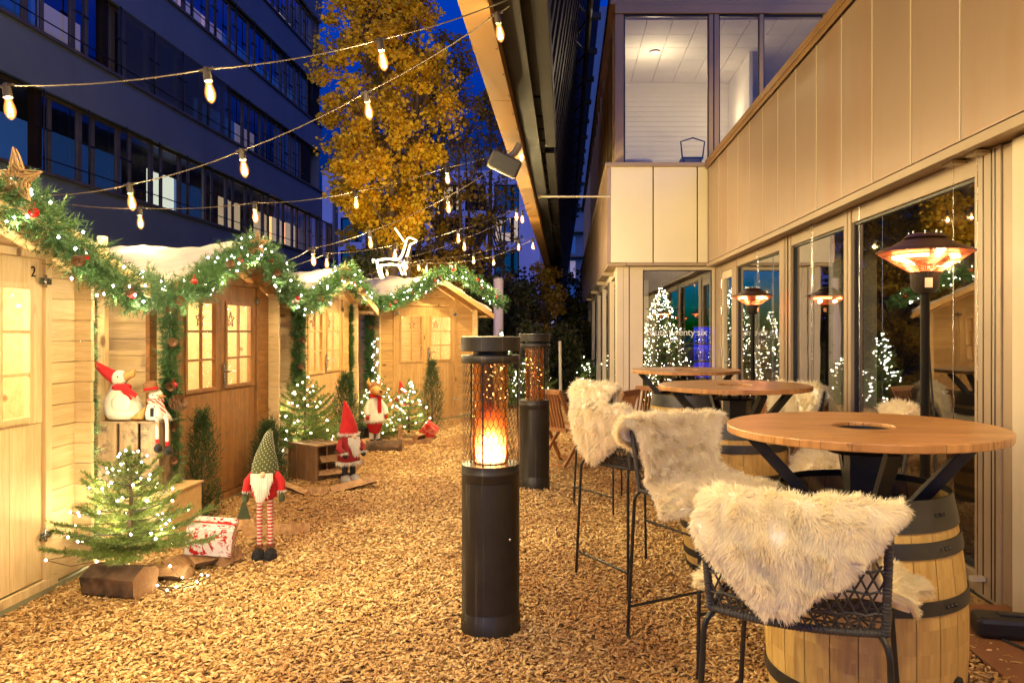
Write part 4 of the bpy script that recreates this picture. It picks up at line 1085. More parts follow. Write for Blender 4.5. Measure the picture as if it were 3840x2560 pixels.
# light stake: fairy lights wound on a stick
t = thing('light_stake', 'thin stick wound with fairy lights behind the plush reindeer', 'light stake', tuple(at(858, 1000, 11.0)[:2])+(0,))
b = MB(); b.tube([(0, 0, 0), (.02, 0, 1.42)], .008, 6); b.build('stick', 'trunk_bark', t)
C = np.array([(.04*math.cos(k*1.3)+.02, .04*math.sin(k*1.3), .5+k*.037) for k in range(25)]); V, Fc = dots(C, .010); np_obj('fairy_lights', V, Fc, 'fairy_cool', t)

def thuja(label, loc, h, r, group='dark thuja shrubs'):
    t = thing('thuja_shrub', label, 'thuja', loc, 0, group)
    b = MB(); b.tube([(0, 0, 0), (0, 0, h*.7)], [.02, .006], 6); b.build('trunk', 'trunk_bark', t)
    n = int(2000*r/.18); z = rng.random(n)**.8*h; prof = r*np.clip(np.sin(np.clip((z/h)*.93+.07, 0, 1)**.6*PI)**.7, .06, 1)
    a = rng.random(n)*2*PI; rr = prof*np.sqrt(rng.random(n))*(1+.28*np.sin(a*3+z*11)*np.sin(z*23+a))
    base = np.stack([np.cos(a)*rr, np.sin(a)*rr, z], 1); ax = nrm(np.stack([np.cos(a)*.55, np.sin(a)*.55, np.ones(n)], 1)+rng.normal(0, .25, (n, 3)))
    V, Fc = needle_mesh(base, ax, np.full(n, .085)*(.5+rng.random(n)), 12, .016, .0050, 1.6); np_obj('foliage', V, Fc, 'thuja_green', t)
thuja('small thuja shrub before the door of the honey stained hut', (-2.84, 6.05, 0), .84, .115)
thuja('dark thuja shrub just behind the green hatted gnome', (-2.75, 7.15, 0), .62, .15)
thuja('dark thuja shrub behind the red hatted gnome', (-2.62, 9.2, 0), .95, .17)
thuja('slim thuja shrub before the door under the reindeer', (-1.97, 11.4, 0), 1.02, .15)

# ------------------------------------------------------------------ logs, crates, gifts
def log(label, loc, L, r, rz_, kind='split', tilt=0.0, group='split firewood logs', name='firewood_log'):
    o = MB(); n = 10; seg = 14
    if kind == 'round': sec = [(r*math.cos(2*PI*k/14)*random.uniform(.93, 1.05), r*math.sin(2*PI*k/14)*random.uniform(.9, 1.04), 0) for k in range(14)]; 
    else:
        ang = random.uniform(75, 110)
        sec = [(0, 0, 1)]+[(r*math.cos(R(90-ang/2+ang*k/5)), -r*math.sin(R(90-ang/2+ang*k/5)), 0) for k in range(6)]
        sec = [(x, y+r*.5, q) for x, y, q in sec]
    m_ = len(sec); vs = []
    col_ = [random.uniform(-.09, .09)*r for _ in sec]; wob = [[c_+random.uniform(-.045, .045)*r for c_ in col_] for __ in range(seg+1)]
    for i in range(seg+1):
        x = -L/2+L*i/seg
        for k, (y, z, q) in enumerate(sec):
            vs.append((x+random.uniform(-.004, .004), y+wob[i][k], z+wob[i][(k+3) % m_]))
    for i in range(seg):
        for k in range(m_):
            o.mi = 0 if (kind == 'round' or 1 <= k <= 5) else 1
            o.add([vs[i*m_+k], vs[i*m_+(k+1) % m_], vs[(i+1)*m_+(k+1) % m_], vs[(i+1)*m_+k]], [(0, 1, 2, 3)])
    o.mi = 1; o.add(vs[:m_], [tuple(range(m_))[::-1]]); o.add(vs[-m_:], [tuple(range(m_))])
    ob_ = o.build(name, ['bark', 'split_log'])
    ob_.location = loc; ob_.rotation_euler = (random.uniform(-.5, .5) if kind == 'split' else 0, tilt, rz_)
    return setp(ob_, label, 'log', group)
log('big bark covered log under the nearest lit fir', (-2.52, 4.38, .09), .34, .10, R(-12), 'round')
log('split log behind the big bark covered log', (-2.42, 4.62, .07), .36, .09, R(-5))
log('upright wedge log at the lower left under the wrapped gift', (-2.36, 4.72, .075), .2, .10, R(70))
log('wedge log in the middle under the wrapped gift', (-2.26, 4.84, .08), .2, .10, R(55))
log('wedge log at the right under the wrapped gift', (-2.14, 4.92, .07), .17, .085, R(80))
log('long split log lying behind the wrapped gift', (-2.10, 5.62, .06), .46, .085, R(20))
log('dark log lying beside the thuja behind the wrapped gift', (-2.45, 5.7, .06), .3, .08, R(35))
log('flat split board leaning before the empty crate', (-2.50, 7.05, .08), .52, .055, R(-38), 'split', R(6))
log('dark log end lying left of the empty crate', (-2.78, 7.0, .07), .22, .10, R(60))
log('split log lying under the corner of the empty crate', (-2.26, 7.0, .06), .2, .075, R(30))
log('long split log lying right of the empty crate', (-1.98, 7.2, .07), .42, .07, R(35), 'split', R(-8))
log('split log at the bottom inside the empty crate', (-2.32, 7.72, .09), .34, .07, R(40))
log('split log on top inside the empty crate', (-2.30, 7.78, .22), .34, .07, R(36))
log('log leaning behind the red hatted gnome', (-2.18, 7.9, .1), .3, .07, R(65), 'split', R(-30))
log('log lying at the left foot of the plush reindeer', (-2.82, 9.6, .07), .36, .10, R(80))
log('log lying beside the black pot', (-2.62, 9.85, .08), .3, .09, R(60))
log('bark log lying before the plush reindeer', (-2.25, 9.6, .06), .44, .085, R(8), 'round')
log('long split log before the fir beside the red gift', (-2.0, 10.1, .06), .5, .06, R(25))
log('upright log piece behind the bark log', (-2.15, 10.1, .14), .24, .06, R(10), 'split', R(85))
log('wedge log at the trunk of the fir beside the red gift', (-1.98, 10.5, .08), .24, .08, R(70))

def crate(label, loc, rz_, dims, mat_, open_face=None, rot=None, group='wooden fruit crates', gaps=3):
    """slats stand upright on the front; local front is -y"""
    W, D, Hh = dims; t = thing('wooden_crate', label, 'crate', loc, rz_, group, rot)
    th = .014
    def slats(name, axis, at_, n, lo, hi, z0, z1, gap=.022):
        b = MB(); wd = (hi-lo-gap*(n-1))/n
        for i in range(n):
            a = lo+i*(wd+gap)
            if axis == 'x': b.bx(a, a+wd, at_-th/2, at_+th/2, z0, z1)
            else: b.bx(at_-th/2, at_+th/2, a, a+wd, z0, z1)
        b.build(name, mat_, t)
    if open_face != 'front': slats('front_slats', 'x', -D/2+th/2, gaps, -W/2, W/2, 0, Hh)
    slats('back_slats', 'x', D/2-th/2, gaps, -W/2, W/2, 0, Hh)
    if open_face != 'right': slats('side_slats', 'y', W/2-th*1.52, gaps, -D/2+th+.001, D/2-th-.001, 0, Hh)
    slats('side_slats', 'y', -W/2+th*1.52, gaps, -D/2+th+.001, D/2-th-.001, 0, Hh)
    for z in (Hh+th/2, ):
        b = MB(); wd = (D-.02*(gaps-1))/gaps
        for i in range(gaps): b.bx(-W/2, W/2, -D/2+i*(wd+.02), -D/2+i*(wd+.02)+wd, z-th/2+.001, z+th/2)
        b.build('top_slats', mat_, t)
    b = MB()
    for sx in (-1, 1):
        for sy in (-1, 1): b.box((sx*(W/2-.045), sy*(D/2-.035), Hh/2), (.03, .03, Hh-.01))
    b.build('corner_posts', mat_, t)
    return t
crate('weathered upright crate carrying the duck and snowman', (-3.02, 5.50, .40), R(0), (.42, .30, .46), 'old_crate_z')
crate('empty brown crate lying open beside the red hatted gnome', (-2.50, 7.80, 0), R(-38), (.47, .36, .37), 'crate_brown', 'right')
t = thing('wooden_box', 'pale wooden box under the weathered crate', 'box', (-2.98, 5.50, 0))
b = MB(); b.bx(-.29, .29, -.22, -.205, .0, .385); b.bx(-.29, .29, .205, .22, 0, .385); b.bx(-.29, -.275, -.204, .204, 0, .385); b.bx(.275, .29, -.204, .204, 0, .385); b.build('sides', 'box_wood', t)
b = MB(); b.bx(-.30, .30, -.23, -.08, .386, .40); b.bx(-.30, .30, -.077, .077, .386, .40); b.bx(-.30, .30, .08, .23, .386, .40); b.build('lid', 'box_wood', t)
def gift(label, loc, rot, dims, mat_):
    t = thing('gift_box', label, 'gift', loc, 0, 'wrapped gift boxes', rot)
    b = MB(); b.box((0, 0, 0), dims); o = b.build('wrapped_box', mat_, t, bevel=.006)
    b = MB(); b.box((dims[0]/2+.001, 0, 0), (.004, dims[1]*.9, dims[2]*.1)); b.box((0, 0, dims[2]/2+.001), (dims[0]*.98, .02, .003)); b.build('ribbon', 'gift_red', t)
gift('white and red foil wrapped gift on the split logs', (-2.22, 4.86, .215), (R(12), R(8), R(14)), (.27, .18, .18), 'gift_wrap')
gift('red foil wrapped gift tipped on its corner', (-1.87, 10.6, .15), (R(20), R(38), R(10)), (.2, .16, .17), 'gift_red')
t = thing('plant_pot', 'black plastic pot behind the bark logs', 'pot', (-2.72, 10.35, 0)); b = MB(); b.lathe([(.09, 0), (.12, .2), (.13, .2), (.13, .22), (.115, .22), (.11, .19), (.0001, .19)], n=20); b.build('pot', 'plastic_black', t)

# ------------------------------------------------------------------ plush figures
def fringe(n, ring, r, length, down=(0, 0, -1), spread=.4, w_=.004):
    base = ring; d = nrm(np.tile(np.array(down, float), (len(base), 1))+rng.normal(0, spread, (len(base), 3)))
    s_ = nrm(np.cross(d, rdir(len(base))))*w_/2; tip = base+d*(length*(.6+.6*rng.random(len(base))))[:, None]
    V = np.stack([base-s_, base+s_, tip], 1).reshape(-1, 3); return V, np.arange(len(V)).reshape(-1, 3)
def ringpts(c, r, n, sx=1, sy=1): a = rng.random(n)*2*PI; return np.stack([c[0]+np.cos(a)*r*sx, c[1]+np.sin(a)*r*sy, np.full(n, c[2])+rng.normal(0, .004, n)], 1)
def gnome_tall():
    t = thing('gnome_figure', 'tall gnome in a green dotted knit hat on striped legs', 'gnome', (-1.95, 5.02, .02), R(8)); t.scale = (.88, .9, 1)
    b = MB(); prof = [(.0001, .385), (.045, .387), (.083, .41), (.098, .45), (.097, .50), (.085, .55), (.065, .585), (.04, .60), (.0001, .602)]; b.lathe(prof, n=24, sy=.8); b.build('body', 'red_felt', t)
    for sx in (-1, 1):
        b = MB(); b.tube([(sx*.036, 0, .39), (sx*.038, .0, .25), (sx*.037, 0, .09)], [.021, .020, .019], 12); b.build('leg', 'sock_stripes', t)
        b = MB(); b.lathe([(.0001, 0), (.05, .002), (.056, .03), (.045, .062), (.022, .078), (.0001, .08)], (sx*.042, -.018, 0), 18, None, .85, 1.25); b.build('boot', 'black_felt', t)
        V, Fc = fringe(0, ringpts((sx*.04, 0, .095), .026, 260), 0, .032, (0, 0, -.7), .5, .003); np_obj('boot_trim', V, Fc, 'brown_felt', t)
        b = MB(); b.tube([(sx*.075, -.01, .56), (sx*.115, -.02, .51), (sx*.125, -.03, .45)], [.026, .032, .027], 10); b.build('sleeve', 'red_felt', t)
        b = MB(); b.tube([(sx*.125, -.03, .448), (sx*.126, -.035, .43)], [.024, .02], 10); b.ball((sx*.127, -.038, .405), .024, 12, sy=.7, sz=1.25); b.build('mitten', 'green_felt', t)
        V, Fc = fringe(0, ringpts((sx*.125, -.03, .452), .026, 140), 0, .02, (0, 0, -.8), .5, .003); np_obj('cuff', V, Fc, 'white_felt', t)
    b = MB(); b.lathe([(.090, .555), (.092, .575), (.086, .62), (.074, .67), (.058, .72), (.038, .78), (.024, .83), (.012, .86), (.0001, .868)], (0, .0, 0), 28)
    for v_i, v_ in enumerate(b.v):
        k = max(0, (v_[2]-.6)/.27); b.v[v_i] = (v_[0]+.04*k*k+.0*k, v_[1]*.88, v_[2]-.02*k)
    ho = b.build('hat', 'green_knit', t)
    C = []
    for k in range(210):
        z = .57+.28*(k+.5)/210; r = np.interp(z, [.555, .62, .67, .72, .78, .83, .86], [.092, .086, .074, .058, .038, .024, .012])+.002; a = k*2.4; kk = max(0, (z-.6)/.27); C.append((math.cos(a)*r+.04*kk*kk, math.sin(a)*r*.88, z-.02*kk))
    V, Fc = dots(np.array(C), .0038); np_obj('white_dots', V, Fc, 'white_felt', ho)
    b = MB(); b.ball((.01, -.106, .565), .021, 14); b.build('nose', 'skin_felt', t)
    n = 1500; u = rng.random(n); x = (rng.random(n)-.5)*.15; z = .575-.02*rng.random(n); base = np.stack([x, -.085-.01*rng.random(n)-.02*(1-(x/.08)**2), z], 1)
    ln = .15*(1-(abs(x)/.09)**1.2)*(.7+.35*rng.random(n))+.02; d = nrm(np.stack([-x*1.6+rng.normal(0, .08, n), -.12+rng.normal(0, .05, n), -np.ones(n)], 1)); s_ = np.cross(d, (0, 1, 0))*.003; tip = base+d*ln[:, None]
    V = np.stack([base-s_, base+s_, tip+s_*.4, tip-s_*.4], 1).reshape(-1, 3); np_obj('beard', V, np.arange(len(V)).reshape(-1, 4), 'beard_white', t)
    b = MB(); b.prism([(-.045, 0), (.045, 0), (.005, .12), (-.005, .12)], -.012, .012); o = b.build('felt_tree', 'green_felt', t, (-.14, -.03, .275)); 
    b = MB(); b.tube([(-.14, -.03, .39), (-.128, -.035, .42)], .002, 4); b.build('string', 'straw', t)
gnome_tall()
def gnome_red(label, loc, rz_, s_=1.0, group=None):
    t = thing('gnome_figure', label, 'gnome', loc, rz_, group); t.scale = (s_, s_, s_)
    b = MB(); b.lathe([(.0001, .18), (.10, .185), (.112, .22), (.105, .32), (.09, .42), (.07, .46), (.0001, .47)], n=24, sy=.85); b.build('coat', 'dark_red_felt', t)
    for sx in (-1, 1):
        b = MB(); b.tube([(sx*.045, 0, .20), (sx*.045, 0, .06)], .028, 10); b.build('leg', 'black_felt', t)
        b = MB(); b.lathe([(.0001, 0), (.052, .002), (.058, .03), (.045, .06), (.02, .075), (.0001, .077)], (sx*.05, -.025, 0), 16, None, .8, 1.3); b.build('boot', 'grey_fur', t)
        b = MB(); b.tube([(sx*.085, -.0, .42), (sx*.13, -.03, .34), (sx*.11, -.07, .30)], [.03, .038, .034], 10); b.build('sleeve', 'dark_red_felt', t)
        V, Fc = fringe(0, ringpts((sx*.11, -.075, .30), .03, 200), 0, .03, (0, -.6, -.5), .6, .004); np_obj('cuff', V, Fc, 'white_felt', t)
        b = MB(); b.ball((sx*.105, -.095, .275), .024, 12); b.build('mitten', 'black_felt', t)
    V, Fc = fringe(0, ringpts((0, 0, .205), .112, 900, 1, .85), 0, .045, (0, 0, -.8), .5, .004); np_obj('coat_trim', V, Fc, 'white_felt', t)
    b = MB(); b.lathe([(.095, .46), (.092, .50), (.075, .58), (.052, .66), (.03, .74), (.014, .79), (.0001, .80)], n=24); 
    for v_i, v_ in enumerate(b.v): k = max(0, (v_[2]-.5)/.3); b.v[v_i] = (v_[0]-.05*k*k, v_[1]*.9, v_[2])
    b.build('hat', 'red_felt', t)
    V, Fc = fringe(0, ringpts((0, 0, .475), .096, 900, 1, .9), 0, .03, (0, 0, -.2), .8, .004); np_obj('hat_trim', V, Fc, 'white_felt', t)
    b = MB(); b.ball((0, -.095, .45), .02, 12); b.build('nose', 'skin_felt', t)
    n = 900; x = (rng.random(n)-.5)*.13; base = np.stack([x, -.08-.02*(1-(x/.07)**2), .45-.02*rng.random(n)], 1); d = nrm(np.stack([-x*1.4+rng.normal(0, .1, n), -.15+rng.normal(0, .06, n), -np.ones(n)], 1)); q = np.cross(d, (0, 1, 0))*.003; tip = base+d*(.16*(1-(abs(x)/.08))*(.7+.4*rng.random(n))+.02)[:, None]
    V = np.stack([base-q, base+q, tip+q*.4, tip-q*.4], 1).reshape(-1, 3); np_obj('beard', V, np.arange(len(V)).reshape(-1, 4), 'beard_white', t)
gnome_red('gnome in a plain red pointed hat and dark red coat', (-2.13, 7.60, .02), R(50))
gnome_red('small red gnome half hidden behind the fir beside the red gift', (-2.32, 10.95, .32), R(10), .6)
# plush reindeer
t = thing('reindeer_plush', 'standing plush reindeer in a white coat with red scarf', 'plush reindeer', (-2.53, 10.25, .02), R(38))
b = MB(); b.lathe([(.0001, .30), (.14, .30), (.135, .34), (.10, .46), (.075, .56), (.05, .62), (.0001, .63)], n=24, sy=.85); b.build('coat', 'white_felt', t)
V, Fc = fringe(0, ringpts((0, 0, .31), .138, 700, 1, .85), 0, .05, (0, 0, -.9), .4, .006); np_obj('coat_trim', V, Fc, 'white_felt', t)
b = MB(); b.lathe([(.0001, .12), (.06, .13), (.10, .22), (.11, .30), (.0001, .31)], n=20, sy=.85); b.build('trousers', 'red_felt', t)
for sx in (-1, 1):
    b = MB(); b.tube([(sx*.045, 0, .14), (sx*.045, 0, .05)], .03, 10); b.build('leg', 'white_felt', t)
    b = MB(); b.lathe([(.0001, 0), (.045, .002), (.05, .03), (.03, .055), (.0001, .06)], (sx*.05, -.03, 0), 14, None, .8, 1.4); b.build('boot', 'black_felt', t)
    b = MB(); b.tube([(sx*.06, 0, .57), (sx*.12, -.03, .46), (sx*.13, -.06, .38)], [.035, .045, .04], 10); b.build('sleeve', 'white_felt', t)
    b = MB(); b.ball((sx*.13, -.07, .345), .026, 12); b.build('mitten', 'red_felt', t)
b = MB(); b.ball((0, 0, .70), .075, 18, sy=1.1); b.tube([(0, -.04, .70), (0, -.12, .685), (0, -.18, .68)], [.06, .052, .04], 14)
for sx in (-1, 1): b.tube([(sx*.05, 0, .75), (sx*.09, .01, .80), (sx*.075, .02, .86)], [.02, .025, .005], 8)
b.build('head', 'tan_felt', t)
b = MB(); b.ball((0, .03, .735), .085, 16, sz=.9); b.ball((.06, .07, .70), .045, 10); b.build('fur_hat', 'brown_felt', t)
b = MB(); b.ball((0, -.195, .69), .016, 10); b.ball((-.03, -.075, .735), .008, 8); b.ball((.03, -.075, .735), .008, 8); b.build('nose_and_eyes', 'black_felt', t)
b = MB(); b.lathe([(.062, .605), (.075, .62), (.072, .645), (.05, .655)], n=20); b.bx(.0, .05, -.10, -.085, .40, .62); b.build('scarf', 'red_felt', t)
# duck
t = thing('duck_plush', 'white corduroy duck in a long red pointed hat on the crate', 'plush duck', (-3.10, 5.46, .876), R(0))
b = MB()
b.lathe([(.0001, 0), (.085, .003), (.118, .04), (.12, .10), (.10, .16), (.062, .215), (.046, .25), (.0001, .26)], n=28, sy=.85)
for i_, v_ in enumerate(b.v): k = v_[2]/.26; b.v[i_] = (v_[0]-.05*k*k-(.02 if v_[0] < -.05 else 0), v_[1], v_[2])
b.ball((-.045, 0, .292), .056, 18)
b.build('body', 'cream_cord', t)
b = MB(); b.ball((.015, -.09, .12), .07, 14, sy=.3, sx=1.0, sz=1.0); b.build('wing', 'cream_cord', t)
b = MB(); b.tube([(-.01, -.0, .30), (.045, -.0, .325), (.062, 0, .36)], [.034, .026, .006], 12); b.build('beak', 'tan_felt', t)
b = MB(); b.tube([(-.065, 0, .29), (-.14, -.0, .335), (-.22, 0, .40), (-.255, 0, .44)], [.05, .036, .018, .003], 14); b.build('hat', 'red_felt', t)
b = MB(); b.ball((-.028, -.053, .305), .006, 8); b.build('eye', 'black_felt', t)
b = MB(); b.lathe([(.052, .205), (.062, .22), (.06, .24), (.045, .252)], (-.03, 0, 0), 20)
b.box((.035, -.058, .185), (.025, .012, .10), M=Matrix.Rotation(R(-35), 3, 'Y')); b.box((.06, -.05, .20), (.03, .012, .10), M=Matrix.Rotation(R(-55), 3, 'Y')); b.build('scarf', 'red_felt', t)
b = MB(); b.tube([(.08, -.03, .022), (.13, -.05, .03), (.155, -.05, .085)], [.03, .028, .01], 10); b.build('foot', 'tan_felt', t)
# snowman
t = thing('snowman_plush', 'plush snowman in brown top hat sitting on the crate edge', 'plush snowman', (-2.88, 5.44, .876), R(20))
b = MB(); b.lathe([(.0001, 0), (.06, .003), (.068, .05), (.055, .10), (.04, .135), (.0001, .14)], n=22, sy=.9); b.ball((0, 0, .172), .046, 16); b.build('body', 'white_felt', t)
b = MB(); b.lathe([(.060, .205), (.062, .212), (.045, .214), (.047, .265), (.03, .275), (.0001, .277)], n=22); b.build('top_hat', 'brown_felt', t)
for o_ in [t.children[-1]]:
    o_.rotation_euler = (0, R(-8), 0)
b = MB(); b.lathe([(.0465, .215), (.048, .216), (.048, .233), (.0465, .234)], n=22); o_ = b.build('hat_band', 'red_felt', t); o_.rotation_euler = (0, R(-8), 0)
b = MB(); b.tube([(.025, -.035, .172), (.07, -.055, .168)], [.010, .002], 10); b.build('carrot_nose', 'orange_felt', t)
b = MB(); b.lathe([(.045, .125), (.055, .13), (.053, .15), (.04, .155)], n=20); b.box((.05, -.045, .09), (.03, .012, .10), M=Matrix.Rotation(R(-25), 3, 'Y')); b.build('scarf', 'plaid_scarf', t)
V, Fc = fringe(0, ringpts((.075, -.05, .045), .014, 120), 0, .05, (.2, 0, -.9), .2, .005); np_obj('scarf_tassel', V, Fc, 'white_felt', t)
b = MB(); b.ball((.015, -.045, .178), .005, 8); b.ball((-.012, -.046, .178), .005, 8); b.ball((0, -.06, .1), .005, 8); b.box((-.015, -.058, .06), (.022, .006, .06)); b.build('eyes_and_vest', 'black_felt', t)
for sx, fz in ((-1, -.10), (1, -.12)):
    b = MB(); b.tube([(sx*.03+.02, -.03, .02), (sx*.03+.05, -.085, .01), (sx*.03+.055, -.10, -.06), (sx*.03+.055, -.10, fz-.02)], .012, 8); b.build('leg', 'white_felt', t)
    b = MB(); b.tube([(sx*.03+.055, -.10, fz-.02), (sx*.03+.055, -.10, fz-.05)], .013, 8); b.build('sock', 'red_felt', t)
    b = MB(); b.ball((sx*.03+.06, -.115, fz-.085), .028, 12, sy=1.3, sz=1.1); b.build('boot', 'black_felt', t)
# big hanging pine cone by snowman
o = MB(); pine_cone(o, Vector((0, 0, 0)), .05, Vector((.9, -.3, .2)).normalized()); ob_ = o.build('pine_cone', 'cone_brown'); ob_.location = at(405, 925, 5.45); setp(ob_, 'big pine cone hanging right of the snowman', 'pine cone')

# glowing wire reindeer on roof
base = at(905, 638, 12.7)
t = thing('wire_reindeer', 'glowing rope light reindeer standing on the snowy hut roof', 'light reindeer', tuple(base), R(8))
S = 1.0
def seg(pts): return smooth_path([Vector((x, y, z)) for x, y, z in pts], 4)
b = MB(); r_ = .011
for dy in (-.07, .07):
    b.tube(seg([(-.27, dy, .28), (-.12, dy, .31), (.05, dy, .30), (.12, dy, .36), (.17, dy, .50), (.20, dy*.6, .62)]), r_, 6)
    b.tube(seg([(-.27, dy, .28), (-.25, dy, .20), (-.05, dy, .22), (.1, dy, .2), (.17, dy, .26), (.22, dy, .40), (.26, dy*.6, .55)]), r_, 6)
    b.tube(seg([(-.27, dy, .26), (-.26, dy, .15), (-.22, dy, .02), (-.20, dy, -.01)]), r_, 6); b.tube(seg([(-.19, dy, .22), (-.21, dy, .14), (-.17, dy, .0)]), r_, 6)
    b.tube(seg([(.06, dy, .22), (.11, dy, .12), (.13, dy, .05)]), r_, 6); b.tube(seg([(.13, dy, .23), (.17, dy, .12), (.19, dy, .05)]), r_, 6)
    b.tube(seg([(.16, dy*.6, .60), (.08, dy*1.6, .72), (.02, dy*2, .80)]), r_, 6)
b.build('body_outline', 'rope_light', t)
b = MB(); b.tube(seg([(.20, 0, .62), (.24, 0, .66), (.34, 0, .63), (.36, 0, .60), (.28, 0, .56), (.25, 0, .55)]), r_*1.2, 6); b.build('head_outline', 'rope_light', t)
b = MB(); b.tube(seg([(-.28, 0, .27), (-.34, 0, .30), (-.33, 0, .24)]), r_, 6); b.build('tail', 'rope_light', t)
lamp((0, -.1, .3), 10, (1, .74, .36), .02, 'rope_glow', t)

t = thing('light_cable', 'fairy light cable trailing on the chips beside the nearest lit fir', 'light cable', (-2.2, 4.5, .05))
b = MB(); pth = smooth_path([(-.15, .1, .05), (-.02, .02, .0), (.06, .12, .0), (.10, -.02, .01), (.02, -.12, .0), (-.12, -.10, .0), (.0, -.2, .0)], 6); b.tube(pth, .003, 5); b.build('cable', 'rubber', t)
V, Fc = dots(np.array([tuple(p_) for p_ in pth[::5]])+np.array((0, 0, .008)), .007); np_obj('fairy_lights', V, Fc, 'fairy', t); lamp((.02, -.03, .06), 1.6, (1, .86, .55), .008, 'fairy_and_fill_glow', t)
# ------------------------------------------------------------------ barrel tables
def arc_poly(r0, r1, z0, z1, n=72):
    """ring slab"""
    b = []
    vs = []; fs = []
    for j in range(n):
        t = 2*PI*j/n; c, s_ = math.cos(t), math.sin(t)
        vs += [(r0*c, r0*s_, z0), (r1*c, r1*s_, z0), (r1*c, r1*s_, z1), (r0*c, r0*s_, z1)]
    for j in range(n):
        a = 4*j; d = 4*((j+1) % n)
        for k in range(4): fs.append((a+k, d+k, d+(k+1) % 4, a+(k+1) % 4))
    return vs, fs
def barrel_r(z):   # belly profile
    return .34-.055*((z-.475)/.475)**2
def barrel_table(label, loc, rz_):
    t = thing('barrel_table', label, 'bar table', loc, rz_, 'round bar tables on wine barrels')
    b = MB(); vs, fs = arc_poly(.108, .475, 1.135, 1.163); b.add(vs, fs); b.build('tabletop', 'table_wood', t, bevel=.004)
    ba = MB(); n = 24
    for j in range(n):
        a0 = 2*PI*j/n+.004; a1 = 2*PI*(j+1)/n-.004; prof = [(barrel_r(z), z) for z in [k*.9/12+.03 for k in range(13)]]
        vs = []
        for r, z in prof:
            for a in (a0, (a0+a1)/2, a1): vs.append((r*math.cos(a), r*math.sin(a), z))
        for a in (a1, (a0+a1)/2, a0):
            pass
        fs = [(i*3+k, i*3+k+1, (i+1)*3+k+1, (i+1)*3+k) for i in range(12) for k in (0, 1)]
        ba.add(vs, fs, False)
    ba.lathe([(barrel_r(z)-.012, z) for z in (.0, .2, .475, .75, .86)], n=36)
    bo = ba.build('barrel', 'oak_stave', t)
    hs = [(.855, .955), (.775, .825), (.60, .645), (.285, .33), (.12, .165), (.0, .07)]
    for z0, z1 in hs:
        h = MB(); k = [z0+(z1-z0)*i/3 for i in range(4)]
        pr = [(barrel_r(z)+.006, z) for z in k]+[(barrel_r(z)+.0015, z) for z in k[::-1]]
        vs = []; m_ = len(pr); N_ = 60
        for j in range(N_):
            a = 2*PI*j/N_
            vs += [(r*math.cos(a), r*math.sin(a), z) for r, z in pr]
        fs = [(j*m_+i, ((j+1) % N_)*m_+i, ((j+1) % N_)*m_+(i+1) % m_, j*m_+(i+1) % m_) for j in range(N_) for i in range(m_)]
        h.add(vs, fs, True)
        for da in (-.06, 0, .06):
            a = -.9+da; zz = (z0+z1)/2; rr = barrel_r(zz)+.008; h.ball((rr*math.cos(a), rr*math.sin(a), zz), .006, 8)
        h.build('hoop', 'hoop_steel', bo)
    h = MB(); h.lathe([(.0001, .868), (.285, .868), (.287, .875), (.0001, .8751)], n=48); h.build('barrel_head', 'dark_oak', bo)
    h = MB(); a = R(-45); h.lathe([(.026, -.01), (.026, .008), (.018, .009), (.0001, .0095)], (math.cos(a)*(barrel_r(.36)), math.sin(a)*(barrel_r(.36)), .36), 18, Vector((0, 0, 1)).rotation_difference(Vector((math.cos(a), math.sin(a), 0))).to_matrix()); h.build('bung', 'rubber', bo)
    b = MB(); b.bx(-.16, .16, -.16, .16, .876, .884); b.bx(-.055, .055, -.055, .055, .884, 1.07); b.build('column', 'black_metal', t, bevel=.004)
    b = MB(); b.lathe([(.05, 1.07), (.12, 1.07), (.125, 1.078), (.12, 1.084), (.05, 1.084)], n=36)
    for k in range(8):
        a = 2*PI*k/8; b.bar((.085*math.cos(a), .085*math.sin(a), 1.08), (.105*math.cos(a), .105*math.sin(a), 1.135), .014, .004)
    b.lathe([(.0001, 1.118), (.106, 1.118), (.107, 1.15), (.1, 1.15), (.099, 1.124), (.0001, 1.124)], n=48)
    b.build('ring_holder', 'black_metal', t)
    for k in range(4):
        a = PI/2*k; c, s_ = math.cos(a), math.sin(a)
        b = MB(); b.bar((.17*c, .17*s_, .88), (.40*c, .40*s_, 1.132), .042, .042); b.build('brace', 'black_metal', t, bevel=.003)
    return t
wood('dark_oak', (.16, .09, .05), (.09, .05, .025), 0)
barrel_table('nearest round bar table on a wine barrel', (1.06, 2.77, 0), R(-8))
barrel_table('middle round bar table on a wine barrel', (1.06, 4.88, 0), R(12))
barrel_table('farthest round bar table on a wine barrel', (1.05, 6.80, 0), R(-4))

